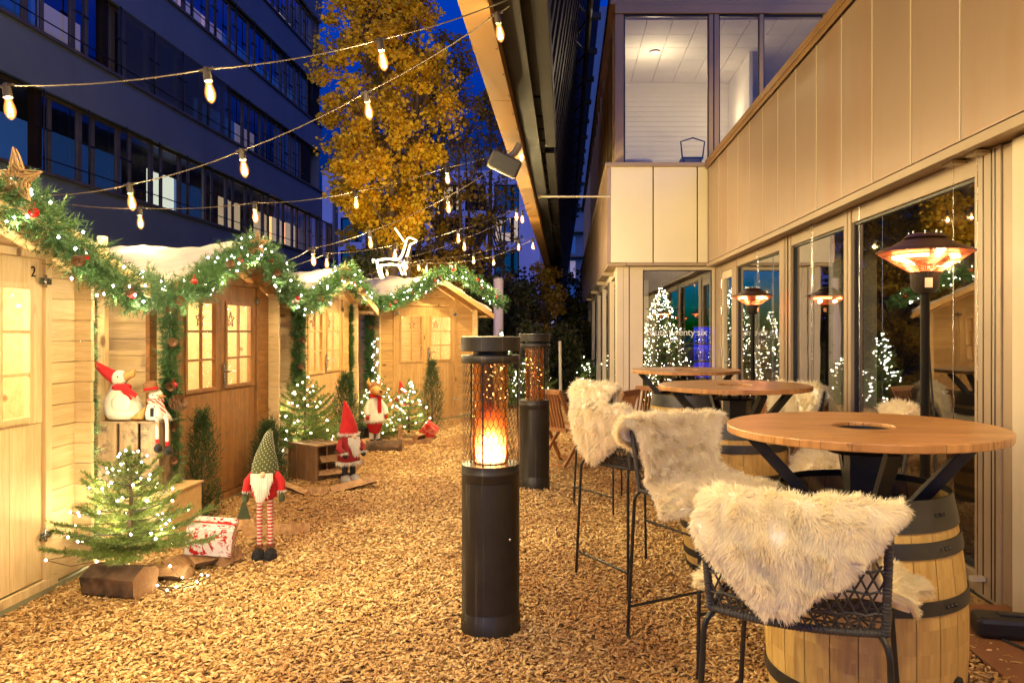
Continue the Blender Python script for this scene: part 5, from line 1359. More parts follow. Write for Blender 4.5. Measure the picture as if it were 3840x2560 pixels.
# ------------------------------------------------------------------ wire bar stools
def rnd_path(pts, r=.05, k=5):
    out = [Vector(pts[0])]
    for i in range(1, len(pts)-1):
        p, a, c = Vector(pts[i]), Vector(pts[i-1]), Vector(pts[i+1]); u = (a-p).normalized()*r; w_ = (c-p).normalized()*r
        for j in range(k+1):
            s_ = j/k; out.append((p+u)*(1-s_)**2+p*2*s_*(1-s_)+(p+w_)*s_*s_)
    out.append(Vector(pts[-1])); return out
def wrapped(b, pts, r=.0115, step=.0045):
    P_ = ptpath(pts, step); b.tube([Vector(p) for p in P_], [r*(1 if i % 2 else .84) for i in range(len(P_))], 10)
def back_pt(u, v):   # u -1..1 across, v 0..1 up
    return Vector((u*(.225+.012*v), -.225-.045*v-.045*(1-u*u), .735+.285*v-.0*u*u))
def make_stool(label, loc, rz_):
    t = thing('bar_stool', label, 'bar stool', loc, rz_, 'black wire bar stools')
    for sx in (-1, 1):
        b = MB(); b.tube(rnd_path([(sx*.20, -.215, .735), (sx*.235, -.25, .72), (sx*.265, -.27, .012), (sx*.265, .265, .012), (sx*.215, .215, .73), (sx*.19, .2, .735)], .045), .0085, 8); b.build('leg_frame', 'black_metal', t)
    b = MB(); b.tube([(-.258, -.265, .17), (.258, -.265, .17)], .0075, 8); b.build('footrest', 'black_metal', t)
    b = MB(); b.tube([(-.24, .247, .29), (.24, .247, .29)], .0075, 8); b.build('footrest', 'black_metal', t)
    b = MB(); ring = rnd_path([(-.225, -.225, .735), (-.225, .21, .735), (.225, .21, .735), (.225, -.225, .735)], .06)
    wrapped(b, ring)
    wrapped(b, [back_pt(u/8, 0) for u in range(-8, 9)]); b.build('seat_rim', 'rattan_black', t)
    b = MB(); pts = [back_pt(-1, v/6) for v in range(0, 6)]+[back_pt(-1+.0+k/8, 1) for k in range(0, 17)]+[back_pt(1, 1-v/6) for v in range(1, 7)]
    wrapped(b, rnd_path([tuple(p) for p in pts], .004, 1), .0125); b.build('back_rim', 'rattan_black', t)
    b = MB(); n = 11
    for k in range(n*2+1):   # crossing cords
        for sg in (-1, 1):
            u0 = -1+k*2/(2*n)-(.25 if sg > 0 else -.25)
            u0 = -1.35+2.7*k/(2*n)
            pts = []
            for j in range(9):
                v = j/8; u = u0+sg*(v-.5)*.62
                if abs(u) <= 1: pts.append(back_pt(u, v)+Vector((0, .003*sg, 0)))
            if len(pts) > 1: b.tube(pts, .0030, 5, caps=False)
    for v in (.18, .38, .58, .78): b.tube([back_pt(u/10, v)+Vector((0, -.004, .004*math.sin(u*2.2))) for u in range(-10, 11)], .0034, 5)
    b.build('back_weave', 'rattan_black', t)
    b = MB()
    for k in range(19):
        for sg in (-1, 1):
            c0 = -.42+.84*k/18; pts = []
            for j in range(9):
                y = -.22+.43*j/8; x = c0+sg*(y)*.5
                if abs(x) < .222: pts.append((x, y, .733+.002*sg))
            if len(pts) > 1: b.tube(pts, .003, 5, caps=False)
    for k in range(8): b.tube([(-.222, -.19+k*.055, .731), (.222, -.19+k*.055, .731)], .0032, 5)
    b.build('seat_weave', 'rattan_black', t)
    return t
ST = [('nearest bar stool seen from behind before the nearest barrel', (.70, 2.26, 0), R(-25)),
      ('bar stool facing the camera between the near and middle tables', (.66, 3.64, 0), R(-150.6)),
      ('bar stool with heart shaped fleece at the middle barrel', (.43, 4.62, 0), R(-58)),
      ('farthest left bar stool facing the farthest barrel', (.44, 6.56, 0), R(-54)),
      ('bar stool by the big window behind the nearest table', (1.63, 4.42, 0), R(78)),
      ('bar stool by the glazing between middle and farthest tables', (1.66, 6.1, 0), R(125))]
proto = make_stool(*ST[0])
for lb, lc, rz_ in ST[1:]:
    o = copy_tree(proto); o.location = lc; o.rotation_euler = (0, 0, rz_); o['label'] = lb

# ------------------------------------------------------------------ sheepskins
def sheepskin(label, loc, rz_, n, tip=.77, tipx=0.0, wtop=.275, seat=True, hl=.052, hw=.0026, lift=0.0, front=.27):
    t = thing('sheepskin', label, 'sheepskin', loc, rz_, 'cream sheepskins on the bar stools')
    path = [(-.335, tip-.0), (-.345, tip+(1.0-tip)*.45), (-.350, .985), (-.318, 1.058+lift), (-.262, 1.03), (-.19, .86), (-.15, .785), (-.02, .768), (.14, .770), (front-.03, .765), (front+.02, .71), (front+.03, .64)]
    wid = [.015, wtop*.55, wtop*.93, wtop, .235, .205, .23, .285, .315, .29, .22, .05]
    offx = [tipx, tipx*.6, tipx*.2]+[0]*9
    if not seat: path = path[:7]; wid = wid[:7]; offx = offx[:7]
    NS, NU = 48, 22
    sm = smooth_path([(p[0], p[1], 0) for p in path], 4); ws = [w_ for w_ in np.interp(np.linspace(0, len(path)-1, len(sm)), range(len(path)), wid)]
    ox = np.interp(np.linspace(0, len(path)-1, len(sm)), range(len(path)), offx)
    ph = random.random()*6; NS = len(sm); G = np.zeros((NS, NU+1, 3))
    for i in range(NS):
        y, z = sm[i].x, sm[i].y; s_ = i/(NS-1)
        isback = 1 if i < NS*(.52 if seat else 1) else max(0, 1-(i-NS*.52)/5)
        for j in range(NU+1):
            u = -1+2*j/NU; ww = ws[i]*(1+.10*math.sin(i*.55+ph+(2 if u > 0 else 0))*(abs(u)**2))
            x = u*ww+ox[i]
            yy = y+isback*.8*x*x+.006*math.sin(i*.8+j*.7+ph)
            zz = z-(.004*u*u if z > .9 else 0)-(.05*max(0, abs(x)-.2)/.07*.5 if isback < .5 else .0)+.006*math.sin(j*.9+i*.5+ph)
            G[i, j] = (x, yy, zz)
    du = np.gradient(G, axis=1); dv = np.gradient(G, axis=0); Nn = nrm(np.cross(du, dv)); 
    # outward: flap -> -y, top -> +z, inside -> +y/+z
    if Nn[3, NU//2, 1] > 0: Nn = -Nn
    V0 = G.reshape(-1, 3)+Nn.reshape(-1, 3)*.012; V1 = G.reshape(-1, 3)-Nn.reshape(-1, 3)*.002
    m_ = NU+1; q = [(i*m_+j, i*m_+j+1, (i+1)*m_+j+1, (i+1)*m_+j) for i in range(NS-1) for j in range(NU)]
    q2 = [tuple(k+len(V0) for k in f[::-1]) for f in q]; o_ = len(V0)
    rim = [(i*m_, (i+1)*m_, (i+1)*m_+o_, i*m_+o_) for i in range(NS-1)]+[(i*m_+NU, i*m_+NU+o_, (i+1)*m_+NU+o_, (i+1)*m_+NU) for i in range(NS-1)]
    np_obj('hide', np.concatenate([V0, V1]), np.array(q+q2+rim), 'fur_skin', t, True)
    # wool, area weighted
    A = np.linalg.norm(np.cross(du, dv), axis=2)[:-1, :-1].ravel(); idx = rng.choice(len(A), n, p=A/A.sum()); ii, jj = idx//NU, idx % NU; fu, fv = rng.random(n)[:, None], rng.random(n)[:, None]; ne = n//7; jj = jj.copy(); jj[:ne] = np.where(rng.random(ne) < .5, 0, NU-1); ii = ii.copy(); ii[:ne] = rng.integers(0, NS-1, ne); edge = (np.arange(n) < ne)[:, None]; fu = np.where(edge, np.where(jj[:, None] == 0, 0.0, 1.0), fu)
    def lerp(Q): return (Q[ii, jj]*(1-fu)+Q[ii, jj+1]*fu)*(1-fv)+(Q[ii+1, jj]*(1-fu)+Q[ii+1, jj+1]*fu)*fv
    p = lerp(G); nn = nrm(lerp(Nn)); dvv = nrm(lerp(dv)); duu = nrm(lerp(du)); p = p+nn*.008
    # edge strands fan outwards
    eu = ((jj+fu[:, 0])/NU*2-1)[:, None]
    amp = .8; cl = np.stack([np.sin(p[:, 0]*75+p[:, 2]*52+ph)+np.sin(p[:, 1]*66-p[:, 2]*80), np.sin(p[:, 1]*83+p[:, 0]*41)+np.cos(p[:, 2]*58+p[:, 0]*63), np.sin(p[:, 2]*71+p[:, 1]*47+1)+np.sin(p[:, 0]*92)], 1)*.26
    d = nrm(nn*.55+duu*eu**3*.7+np.array((0, 0, -.55))*(1-np.clip(nn[:, 2:3], 0, 1))+cl*.75+rng.normal(0, .10, (n, 3)))
    d = np.where(edge, nrm(duu*eu*1.0-nn*rng.random((n, 1))*.7+np.array((0, 0, -.3))+rng.normal(0, .18, (n, 3))), d)
    L = (hl*(.55+.6*rng.random(n)))[:, None]
    d2 = nrm(d+np.array((0, 0, -.45))+cl*.6+rng.normal(0, .15, (n, 3)))
    s_ = nrm(np.cross(d, nn+.45*rdir(n)))*hw/2; p1 = p+d*L*.5; p2 = p1+d2*L*.55
    V = np.stack([p-s_, p+s_, p1+s_*.9, p1-s_*.9, p2+s_*.25, p2-s_*.25], 1).reshape(-1, 3); k = np.arange(n)[:, None]*6
    Fq = np.concatenate([k+np.array([[0, 1, 2, 3]]), k+np.array([[3, 2, 4, 5]])], 0)
    np_obj('wool', V, Fq, 'fleece', t)
    return t
sheepskin('nearest big sheepskin with its point hanging down the stool back', ST[0][1], ST[0][2], 130000, .79, -.03, .245, True, .030, .0020)
sheepskin('sheepskin spread over the seat and back of the camera facing stool', ST[1][1], ST[1][2], 90000, .86, 0, .285, True, .042, .0028)
sheepskin('heart shaped sheepskin hanging to a point at the middle barrel', ST[2][1], ST[2][2], 65000, .76, .02, .285, True, .037, .0032)
sheepskin('sheepskin on the farthest left stool, behind the heart shaped one', ST[3][1], ST[3][2], 30000, .80, 0, .27, True, .042, .004)
sheepskin('pinkish lit sheepskin by the big window behind the nearest table', ST[4][1], ST[4][2], 30000, .92, 0, .25, True, .046, .0034)
sheepskin('sheepskin on the window stool between middle and farthest tables', ST[5][1], ST[5][2], 26000, .88, 0, .26, True, .042, .004)

# ------------------------------------------------------------------ cylinder flame heaters
def flame_heater(label, loc, rz_, flame=True):
    t = thing('flame_heater', label, 'patio heater', loc, rz_, 'black cylinder flame heaters'); r = .142
    b = MB(); b.lathe([(.150, .0), (.152, .012), (.150, .03), (.1465, .055), (.1465, .105), (r, .112), (r, .800), (r+.002, .803), (r+.002, .812), (r, .815), (r, .848), (.09, .850)], n=64); b.build('body', 'heater_paint', t)
    d = MB(); nA = 18; a0, a1 = R(-140), R(-42)
    for (zz0, zz1) in ((.14, .765),):
        vs = []
        for k in range(nA+1):
            a = a0+(a1-a0)*k/nA
            for rr in (r+.0005, r+.0035): vs += [(rr*math.cos(a), rr*math.sin(a), zz0), (rr*math.cos(a), rr*math.sin(a), zz1)]
        fs = []
        for k in range(nA): i = k*4; fs += [(i+2, i+6, i+7, i+3), (i, i+2, i+6, i+4)[::1], (i+1, i+5, i+7, i+3)]
        fs += [(0, 1, 3, 2), (nA*4, nA*4+2, nA*4+3, nA*4+1)]
        d.add(vs, fs, False)
    do = d.build('door', 'heater_paint', t)
    k_ = MB(); a = R(-48); k_.ball((.152*math.cos(a), .152*math.sin(a), .50), .008, 10); k_.build('knob', 'steel_bright', do)
    b = MB(); b.lathe([(.06, 1.345), (r, 1.345), (r+.002, 1.348), (r+.002, 1.378), (r, 1.381), (.10, 1.383), (.10, 1.384)], n=64); b.build('top_ring', 'heater_paint', t)
    b = MB(); b.lathe([(.085, 1.384), (.085, 1.404)], n=48); b.build('inner_neck', 'black_metal', t)
    nk = MB()
    for j in range(60):
        for q in range(2):
            a = 2*PI*(j+.5*(q % 2))/60; z = 1.389+q*.008
            nk.lathe([(.0001, 0), (.0028, 0)], (.0862*math.cos(a), .0862*math.sin(a), z), 5, Vector((0, 0, 1)).rotation_difference(Vector((math.cos(a), math.sin(a), 0))).to_matrix())
    nk.build('vent_holes', 'frame_taupe', t)
    b = MB(); b.lathe([(.08, 1.402), (.145, 1.402), (.147, 1.404), (.147, 1.468), (.144, 1.472), (.0001, 1.475)], n=64); b.build('cap', 'heater_paint', t, bevel=.0)
    # honeycomb cage: stretched hexagons as flat wire
    N_ = 34; RW = .041; ca = MB(); rc = r-.003; hwid = .0016
    def cp(a, z): return Vector((rc*math.cos(a), rc*math.sin(a), z))
    rows_ = int((1.345-.85)/RW)+1; da = 2*PI/N_
    def wire(a0_, z0_, a1_, z1_):
        z0_, z1_ = min(z0_, 1.345), min(z1_, 1.345)
        p, q = cp(a0_, z0_), cp(a1_, z1_); dd = (q-p); 
        if dd.length < 1e-5: return
        dd.normalize(); nr = Vector((math.cos(a0_), math.sin(a0_), 0)); s_ = dd.cross(nr).normalized()*hwid
        ca.add([p-s_, p+s_, q+s_, q-s_], [(0, 1, 2, 3)])
    for j in range(N_):
        for i in range(rows_):
            off = .5*(i % 2); a = (j+off)*da; z = .85+i*RW
            wire(a, z, a, z+RW*.45)
            wire(a, z+RW*.45, a+.5*da, z+RW); wire(a, z+RW*.45, a-.5*da, z+RW)
    ca.build('mesh_cage', 'black_metal', t)
    b = MB()
    for a in (R(-100), R(20), R(140)): b.tube([cp(a, .85), cp(a, 1.345)], .005, 6)
    b.build('cage_bar', 'black_metal', t)
    b = MB(); b.lathe([(.086, .85), (.086, 1.345)], n=40)
    b.f = b.f[:-2] if len(b.f[-1]) == 40 else b.f; b.m = b.m[:len(b.f)]; b.sm = b.sm[:len(b.f)]
    b.build('glass_tube', 'glass_amber', t)
    if flame:
        for sc_ in (1.0, .75, .45):
            f = MB(); prof = [(.0001, .858), (.068*sc_, .859), (.076*sc_, .90), (.076*sc_, .96), (.070*sc_, 1.02), (.060*sc_, 1.09), (.04*sc_, 1.14), (.0001, 1.15)]
            f.lathe(prof, (.0, 0, 0), 24); f.build('flame', 'flame', t)
        lamp((.0, .0, .94), 9, (1, .48, .20), .045, 'flame_light', t)
    b = MB(); b.lathe([(.0001, .842), (.08, .842), (.08, .856), (.0001, .857)], n=32); b.build('burner', 'black_metal', t)
flame_heater('nearest black cylinder heater with a burning flame', (-.372, 3.83, 0), 0)
flame_heater('far unlit black cylinder heater behind the burning one', (-.30, 7.35, 0), R(30), False)

# ------------------------------------------------------------------ mushroom heaters
def mushroom(label, loc, rz_, hz=1.745):
    t = thing('mushroom_heater', label, 'patio heater', loc, rz_, 'electric mushroom heaters')
    b = MB(); b.lathe([(.0001, 0), (.27, .0), (.275, .012), (.265, .03), (.08, .045), (.03, .06), (.0001, .062)], n=48); b.build('base', 'heater_paint', t)
    b = MB(); b.tube([(0, 0, .05), (0, 0, 1.05)], .024, 20); b.tube([(0, 0, 1.04), (0, 0, hz-.06)], .021, 20); b.tube([(0, 0, 1.03), (0, 0, 1.06)], .028, 20); b.build('pole', 'bronze_dark', t)
    hd = MB(); hd.lathe([(.022, -.09), (.045, -.085), (.062, -.06), (.066, .0), (.07, .012), (.0001, .013)], (0, 0, hz+.02), 32); ho = hd.build('neck_cup', 'heater_paint', t)
    l = MB(); l.box((-.035, -.058, hz-.02), (.035, .003, .045), rz=R(-20)); l.build('type_label', 'frame_white', ho)
    b = MB(); z = hz+.02
    b.lathe([(.218, .105), (.219, .11), (.20, .122), (.15, .138), (.118, .158), (.09, .17), (.0001, .172)], (0, 0, z), 64)
    b.lathe([(.085, .170), (.10, .174), (.08, .19), (.045, .198), (.0001, .2)], (0, 0, z), 40)
    so_ = b.build('shade', 'shade_brown', t)
    for k in range(8):
        a = 2*PI*k/8; q = MB(); q.tube([(.07*math.cos(a), .07*math.sin(a), z+.18), (.07*math.cos(a), .07*math.sin(a), z+.205)], .004, 6); q.build('screw', 'steel_bright', so_)
    b = MB(); b.lathe([(.205, .104), (.21, .107), (.10, .09), (.045, .05)], (0, 0, z), 48); b.build('reflector', 'reflector_copper', t)
    b = MB(); n = 90
    for k in range(n):
        a = 2*PI*k/n; c, s_ = math.cos(a), math.sin(a); b.bar((.067*c, .067*s_, z+.012), (.213*c, .213*s_, z+.105), .0016, .0016)
    for rr, zz in ((.10, .033), (.15, .065), (.19, .09)): b.tube([(rr*math.cos(2*PI*k/40), rr*math.sin(2*PI*k/40), z+zz) for k in range(40)], .0015, 4, True)
    b.build('guard_grille', 'reflector_copper', t)
    for k in range(3):
        a0 = 2*PI*k/3+.2+rz_; pts = [(.145*math.cos(a0+q*.1), .145*math.sin(a0+q*.1), z+.083) for q in range(15)]
        q = MB(); q.tube(pts, .008, 8); q.build('heating_tube', 'heater_coil', t)
    b = MB(); b.tube(smooth_path([(.035, .03, hz-.06), (.05, .02, hz-.4), (.075, .01, hz-.8), (.05, .0, .6), (.06, .0, .08)], 5), .005, 6); b.build('power_cable', 'rubber', t)
    lamp((.0, -.10, z+.05), 5, (1, .40, .18), .02, 'heat_glow', t); lamp((.0, .10, z+.05), 5, (1, .40, .18), .02, 'heat_glow', t)
plain('shade_brown', (.10, .045, .025), .3, .5, s=3)
plain('reflector_copper', (.8, .38, .22), .35, .6, s=9)
mushroom('nearest glowing mushroom heater behind the nearest table', (1.70, 3.67, 0), R(20))
mushroom('far glowing mushroom heater beside the glazed door', (2.0, 8.3, 0), R(70))
# cable box and cable at the lower right
t = thing('cable_box', 'black plastic cable box on the ground by the corner pillar', 'cable box', (2.14, 3.72, .038), R(-12))
b = MB(); b.box((0, 0, .05), (.34, .15, .10)); b.build('case', 'plastic_black', t, bevel=.025)
b = MB(); b.box((0, -.0, .103), (.12, .05, .012)); b.build('latch', 'plastic_black', t, bevel=.004)
t = thing('power_cable', 'black power cable lying beside the cable box', 'cable', (2.1, 3.6, .045))
b = MB(); b.tube(smooth_path([(-.05, .1, 0), (.05, -.15, 0), (.22, -.22, 0), (.12, -.42, 0), (.26, -.6, 0)], 6), .007, 6); b.build('cable', 'rubber', t)

# ------------------------------------------------------------------ teak folding chairs
def folding_chair(label, loc, rz_):
    t = thing('folding_chair', label, 'folding chair', loc, rz_, 'teak folding chairs')
    b = MB()
    for k in range(9): b.bar((-.17+k*.0425, -.19-.0, .46), (-.17+k*.0425, -.30, .83), .028, .01)
    b.build('back_slats', 'teak', t)
    b = MB(); b.bar((-.225, -.305, .85), (.225, -.305, .85), .03, .055); b.build('top_rail', 'teak', t, bevel=.008)
    b = MB(); b.bar((-.205, -.185, .44), (.205, -.185, .44), .025, .04); b.build('lower_rail', 'teak', t)
    for sx in (-1, 1):
        b = MB(); b.bar((sx*.21, -.31, .86), (sx*.21, .20, .0), .024, .045); b.build('leg', 'teak', t, bevel=.003)
        b = MB(); b.bar((sx*.18, .16, .43), (sx*.18, -.24, .0), .022, .04); b.build('leg', 'teak', t, bevel=.003)
    b = MB()
    for k in range(7): b.box((0, -.17+k*.057, .435), (.38, .045, .014))
    b.build('seat', 'teak', t, bevel=.003)
    b = MB(); b.bar((-.18, -.19, .05), (.18, -.19, .05), .02, .03); b.bar((-.21, .15, .085), (.21, .15, .085), .02, .03); b.build('stretcher', 'teak', t)
    return t
folding_chair('folding chair just right of the far cylinder heater', (-.02, 8.55, 0), R(-42))
folding_chair('folding chair mostly hidden behind the heart shaped fleece', (.42, 8.35, 0), R(62))
folding_chair('folding chair peeking out beside the farthest barrel', (.84, 8.5, 0), R(150))
folding_chair('folding chair behind the far mushroom heater', (2.12, 8.9, 0), R(100))
folding_chair('folding chair by the glazing, right of the middle table', (2.05, 7.3, 0), R(95))

# ------------------------------------------------------------------ festoon lights
def bulb_meshes():
    g_ = MB(); g_.lathe([(.0001, -.176), (.006, -.174), (.018, -.162), (.0255, -.142), (.027, -.126), (.024, -.104), (.017, -.08), (.013, -.060)], n=24); a = g_.build('bulb', 'bulb_glow')
    s_ = MB(); s_.lathe([(.0001, .012), (.012, .012), (.016, .0), (.020, -.02), (.021, -.06), (.016, -.064), (.0001, -.064)], n=16); s_.tube([(-.035, 0, .0), (.035, 0, .0)], .009, 8); c = s_.build('socket', 'socket_brown')
    f_ = MB()
    for k in range(4):
        aa = PI/2*k; f_.tube([(.004*math.cos(aa), .004*math.sin(aa), -.085), (.012*math.cos(aa), .012*math.sin(aa), -.155)], .0022, 5)
    f = f_.build('filament', 'filament')
    return a, c, f
plain('socket_brown', (.028, .019, .012), .6)
plain('cable_brown', (.06, .042, .028), .6)
BM = bulb_meshes(); firstb = [True]
WARM = (1, .79, .40); PW_ = 1.45
def festoon(label, ends, bulbs, watt=46, tilt=0.0, warm=WARM):
    """ends: (start, end) cable fixings, bulbs: hanging points"""
    bulbs = [Vector(b_) for b_ in bulbs]; a = [Vector(ends[0])] if ends[0] is not None else []; c = [Vector(ends[1])] if ends[1] is not None else []
    t = thing('festoon_string', label, 'string lights', tuple(bulbs[0]), 0, 'festoon strings across the lane'); o0 = bulbs[0]
    seq = a+bulbs+c; pts = []
    for p, q in zip(seq[:-1], seq[1:]):
        n = 8
        for k in range(n): s_ = k/n; pts.append(p.lerp(q, s_)+Vector((0, 0, -.10*(q-p).length*s_*(1-s_)))-o0)
    pts.append(seq[-1]-o0)
    m = MB(); m.tube(pts, .0040, 6); m.build('cable', 'cable_brown', t)
    for b_ in bulbs:
        if firstb[0]: o, s_, f = BM; firstb[0] = False
        else:
            o = BM[0].copy(); s_ = BM[1].copy(); f = BM[2].copy()
            for x in (o, s_, f): COL.objects.link(x)
        o.parent = t; s_.parent = o; f.parent = o
        o.location = b_-o0; o.rotation_euler = (random.uniform(-.06, .06), -tilt+random.uniform(-.05, .05), random.uniform(0, 3))
        if tilt: o.rotation_euler = (0, -tilt, 0)
        k_ = .18 if (abs(b_.x+.5) < .45 and b_.z > 2.85) else (.5 if b_.x < -2.2 and b_.y > 5.5 else 1)
        if watt: lamp((0, 0, -.125), watt*PW_*k_*1.1, warm, .0045, 'bulb_light', o)
def fb(lst): return [at(x, y, Y) for x, y, Y in lst]
# hanging points = socket tops
festoon('nearest festoon string crossing at the upper left', (at(-700, 330, 3.9), at(1185, -8, 4.4)), fb([(-330, 262, 3.9), (14, 197, 3.9), (474, 160, 3.95), (872, 92, 4.3)]), watt=58, tilt=.16)
festoon('festoon string ending at the top bulb below the orange beam', (at(110, 448, 5.25), at(1170, 15, 4.7)), fb([(297, 424, 5.1), (555, 346, 4.95), (841, 213, 4.9), (1142, 32, 4.7)]), tilt=.14)
festoon('festoon string running up to the loudspeaker bracket', (at(165, 470, 6.2), at(1170, 345, 8.1)), fb([(320, 478, 6.4), (584, 466, 6.7), (816, 440, 7.6), (1026, 384, 7.8)]), tilt=.08)
festoon('festoon string passing over the half hidden hut to the loudspeaker', (at(560, 640, 7.0), at(1185, 348, 8.3)), fb([(718, 570, 7.5), (849, 532, 7.9), (1028, 452, 8.1)]), tilt=.08)
festoon('festoon string crossing through the wire reindeer', (at(640, 620, 8.8), at(1215, 466, 10.6)), fb([(750, 582, 9.0), (908, 562, 9.4), (1052, 528, 9.9), (1187, 478, 10.5)]), 85)
festoon('festoon string just behind the wire reindeer', (at(840, 632, 10), at(1220, 478, 11.2)), fb([(933, 592, 10.5), (1067, 548, 10.8), (1200, 485, 11)]), 85)
festoon('second farthest festoon string low over the last hut', (at(850, 622, 12), at(1235, 545, 12.8)), fb([(962, 598, 12.2), (1088, 582, 12.5), (1191, 552, 12.7)]), 85)
festoon('farthest festoon string low over the lane', (at(850, 618, 13.6), at(1248, 548, 13.8)), fb([(889, 612, 13.6), (979, 604, 13.5), (1046, 602, 13.6), (1134, 588, 13.8), (1224, 550, 13.5)]), 85)
festoon('short festoon stub with one bulb above the loudspeaker', (at(1186, 330, 8.6), at(1205, 322, 8.9)), [at(1199, 338, 8.9)], 30)
# unseen strings added over and behind the camera to light the foreground
festoon('added unseen festoon string overhead at the near end of the lane', ((-3.2, 2.1, 2.55), (-.5, 2.0, 3.4)), [(-2.7, 2.1, 2.62), (-1.7, 2.1, 2.75), (-.8, 2.05, 3.05)], 85, warm=(1, .80, .40))
festoon('added unseen festoon string overhead behind the camera', ((-3.2, .2, 2.6), (-.5, .0, 3.4)), [(-2.5, .2, 2.75), (-1.5, .1, 2.85), (-.7, .0, 3.2)], 185, warm=(1, .80, .40))
festoon('added unseen festoon string over the bar tables from beam to glazing', ((-.45, 1.2, 3.5), (2.2, .6, 2.62)), [(.2, 1.1, 3.25), (.9, .9, 3.0), (1.6, .8, 2.85)], 50, warm=(1, .80, .40))

# ------------------------------------------------------------------ trees and bushes
def tree(label, loc, env, n_clump, per, leaf, mat_, trunks, group='autumn trees behind the huts', kind='autumn_tree', clr=.28, cat='tree'):
    """env: list of (z, radius, cx, cy)"""
    t = thing(kind, label, cat, loc, 0, group)
    b = MB()
    for pts, r0 in trunks:
        n = len(pts); b.tube(smooth_path(pts, 3), list(np.linspace(r0, r0*.25, (n-1)*3+1)), 8)
    # limbs
    zs = [e[0] for e in env]; C = []
    k = 0
    while len(C) < n_clump:
        z = random.uniform(zs[0], zs[-1]); r = np.interp(z, zs, [e[1] for e in env]); cx = np.interp(z, zs, [e[2] for e in env]); cy = np.interp(z, zs, [e[3] for e in env])
        a = random.random()*2*PI; rr = r*math.sqrt(random.uniform(.05, 1)); C.append((cx+rr*math.cos(a), cy+rr*math.sin(a), z))
    for c in C[::3]:
        tp = trunks[random.randrange(len(trunks))][0]; q = min(tp, key=lambda p: abs(p[2]-(c[2]-.8))+.2*abs(p[0]-c[0])); q = Vector(q)
        b.tube([q, q.lerp(Vector(c), .5)+Vector((0, 0, -.1)), Vector(c)], [.03, .018, .006], 5, caps=False)
    b.build('trunk', 'trunk_bark', t)
    C = np.array(C); idx = np.repeat(np.arange(len(C)), per); n = len(idx)
    sz = clr*(.6+.8*rng.random(len(C)))
    P_ = C[idx]+rdir(n)*(sz[idx]*rng.random(n)**.45)[:, None]*np.array((1.15, 1.15, .85))
    N = nrm(rdir(n)+np.array((0, -.35, .35)))
    V, Fq = leaf_mesh(P_, N, leaf); np_obj('crown', V, Fq, mat_, t)
    return t
gx, gy = -3.75, 16.5
tree('big golden poplar rising behind the huts', (gx, gy, 0), [(3.4, .25, .2, 0), (3.9, .7, .0, 0), (4.6, 1.15, -.2, 0), (5.6, 1.4, .0, 0), (6.8, 1.35, -.1, 0), (8.2, 1.15, -.25, 0), (9.6, .9, -.3, 0), (11, .4, -.2, 0)], 370, 110, .08, 'gold_leaves',
     [([(0, 0, 0), (.05, 0, 2.5), (.0, .0, 5), (-.1, 0, 8), (-.1, 0, 10.5)], .14), ([(.3, .1, 0), (.4, 0, 3), (.55, .1, 6), (.6, 0, 9)], .08), ([(-.1, .3, 0), (-.4, .1, 4), (-.5, .1, 7)], .07)])
tree('darker rust leaved tree just right of the golden poplar', (-3.5, 21, 0), [(2.5, .9, .3, 0), (4, 1.2, .2, 0), (6, 1.1, .1, 0), (8, .8, .3, 0), (9.5, .4, .4, 0)], 150, 55, .085, 'rust_leaves', [([(0, 0, 0), (.1, 0, 4), (.2, 0, 8)], .12), ([(.6, 0, 0), (.65, 0, 3.5), (.6, 0, 6)], .10), ([(-.5, 0, 0), (-.5, 0, 3.5), (-.3, 0, 6)], .10)])
tree('sparse half bare tree before the lilac apartment block', (-2.6, 26, 0), [(2.5, .9, -.2, 0), (5, 1.1, -.1, 0), (8, .8, .1, 0), (10.2, .35, .3, 0)], 150, 24, .10, 'rust_leaves', [([(0, 0, 0), (.05, 0, 5), (.1, 0, 10)], .11), ([(-.5, 0, 0), (-.6, 0, 4), (-.8, 0, 8)], .07), ([(.5, 0, 0), (.5, 0, 4), (.7, 0, 8)], .06)])
tree('second golden poplar peeking left behind the first', (-6.1, 24, 0), [(3, .4, 0, 0), (5, 1.1, 0, 0), (8, 1.3, .5, 0), (11, 1.2, .8, 0), (14, .6, .8, 0)], 150, 60, .10, 'gold_leaves', [([(0, 0, 0), (0, 0, 5), (.6, 0, 12)], .13)])
def bush(label, x, ytop, Y, w_px, mat_='dark_leaves', n=40, per=120, leaf=.07, zb=0.0):
    w_ = w_px/F*Y/2; p = at(x, 760, Y); top = EYE+(760-ytop)/F*Y
    return tree(label, (p.x, Y, 0), [(zb+.05, w_*.9, 0, 0), (top*.5, w_, 0, 0), (top*.85, w_*.7, 0, 0), (top, w_*.3, 0, 0)], n, per, leaf, mat_, [([(0, 0, 0), (.05, 0, top*.5), (0, 0, top*.9)], .05), ([(.15, 0, 0), (w_*.4, 0, top*.7)], .035)], 'bushes and hedges behind the lane', 'bush', max(.22, w_*.28), 'bush')
bush('rust tinged bush directly behind the last hut', 1010, 590, 18.5, 190, 'rust_leaves', 60, 90)
bush('dark bush right behind the last hut corner', 1110, 640, 19, 130, 'dark_leaves', 60)
bush('dark bush in the middle of the far hedge', 1190, 655, 21, 140, 'dark_leaves', 70, leaf=.08)
bush('tall olive bush before the tower gap', 1255, 610, 24, 130, 'rust_leaves', 60, 100, .09)
bush('dark bush right beside the far glazing', 1318, 690, 26, 90, 'dark_leaves', 60, leaf=.09)
bush('leafy bush behind the half hidden hut', 830, 585, 16, 150, 'dark_leaves', 50, 110)
bush('rust bush at the foot of the golden poplar', 930, 600, 17, 150, 'rust_leaves', 50, 110)
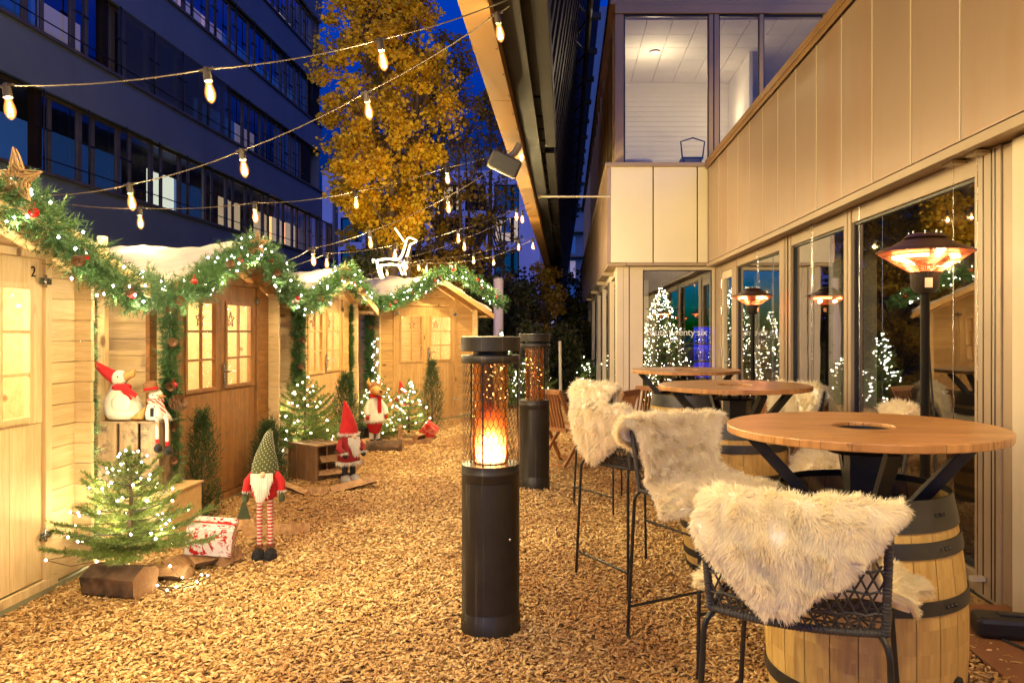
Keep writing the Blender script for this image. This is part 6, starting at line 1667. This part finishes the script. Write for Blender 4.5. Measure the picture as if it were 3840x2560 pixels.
bush('small dark bush low behind the far heater', 1215, 745, 18.5, 110, 'dark_leaves', 40)
bush('broad low dark hedge end by the glazing', 1300, 755, 19.5, 80, 'dark_leaves', 36)
# far grove seen as one dark mass
V, Fq = leaf_mesh(np.stack([-14+15*rng.random(26000), 30+6*rng.random(26000), 4.2*rng.random(26000)**.8*(.6+.4*np.sin(rng.random(26000)*6))], 1), rdir(26000), .16)
setp(np_obj('grove', V, Fq, 'dark_leaves'), 'dark grove of far shrubs behind the trees', 'grove', kind='stuff')
# white bollard, grey post, white slabs
t = thing('bollard', 'slim white bollard in the dark hedge beyond the heaters', 'bollard', (*at(1288, 810, 17)[:2], 0)); b = MB(); b.tube([(0, 0, 0), (-.02, 0, 1.28)], .035, 12); b.build('post', 'frame_white', t)
t = thing('grey_post', 'thick grey round post right of the last hut', 'post', (*at(1145, 760, 18.5)[:2], 0)); b = MB(); b.tube([(0, 0, 0), (0, 0, 2.75)], .12, 20); b.build('post', 'render_wall', t); b = MB(); b.lathe([(.0001, 2.75), (.13, 2.75), (.13, 2.78), (.0001, 2.8)], n=20); b.build('post_cap', 'frame_taupe', t)
t = thing('white_slab', 'white folded slab lying by the far glazing', 'slab', (*at(1337, 850, 18)[:2], .03)); b = MB(); b.box((0, 0, .03), (.5, .4, .06)); b.box((.1, .05, .10), (.4, .3, .05), rz=.3); b.build('panels', 'snow_fleece', t)
for i, (px, py, Y) in enumerate(((1225, 870, 15.8), (1262, 868, 16), (1300, 866, 16.3), (1325, 868, 16.4))):
    log(['log nearest the far heater in the hedge edging', 'second log in the hedge edging', 'third log in the hedge edging', 'log in the hedge edging by the white slab'][i], (at(px, py, Y).x, Y, .09), .7, .10, R(random.uniform(-20, 20)), 'round', group='logs edging the far hedge')
# wooden post with camera box behind the palest hut
t = thing('camera_post', 'wooden post with a small white box behind the thick garland', 'post', (*at(237, 540, 5.6)[:2], 0)); b = MB(); b.box((0, 0, 1.05), (.05, .05, 2.1)); b.build('post', 'pine_pale_z', t)
b = MB(); b.box((0, -.01, 2.15), (.06, .05, .07)); b.build('white_box', 'frame_white', t, bevel=.01)
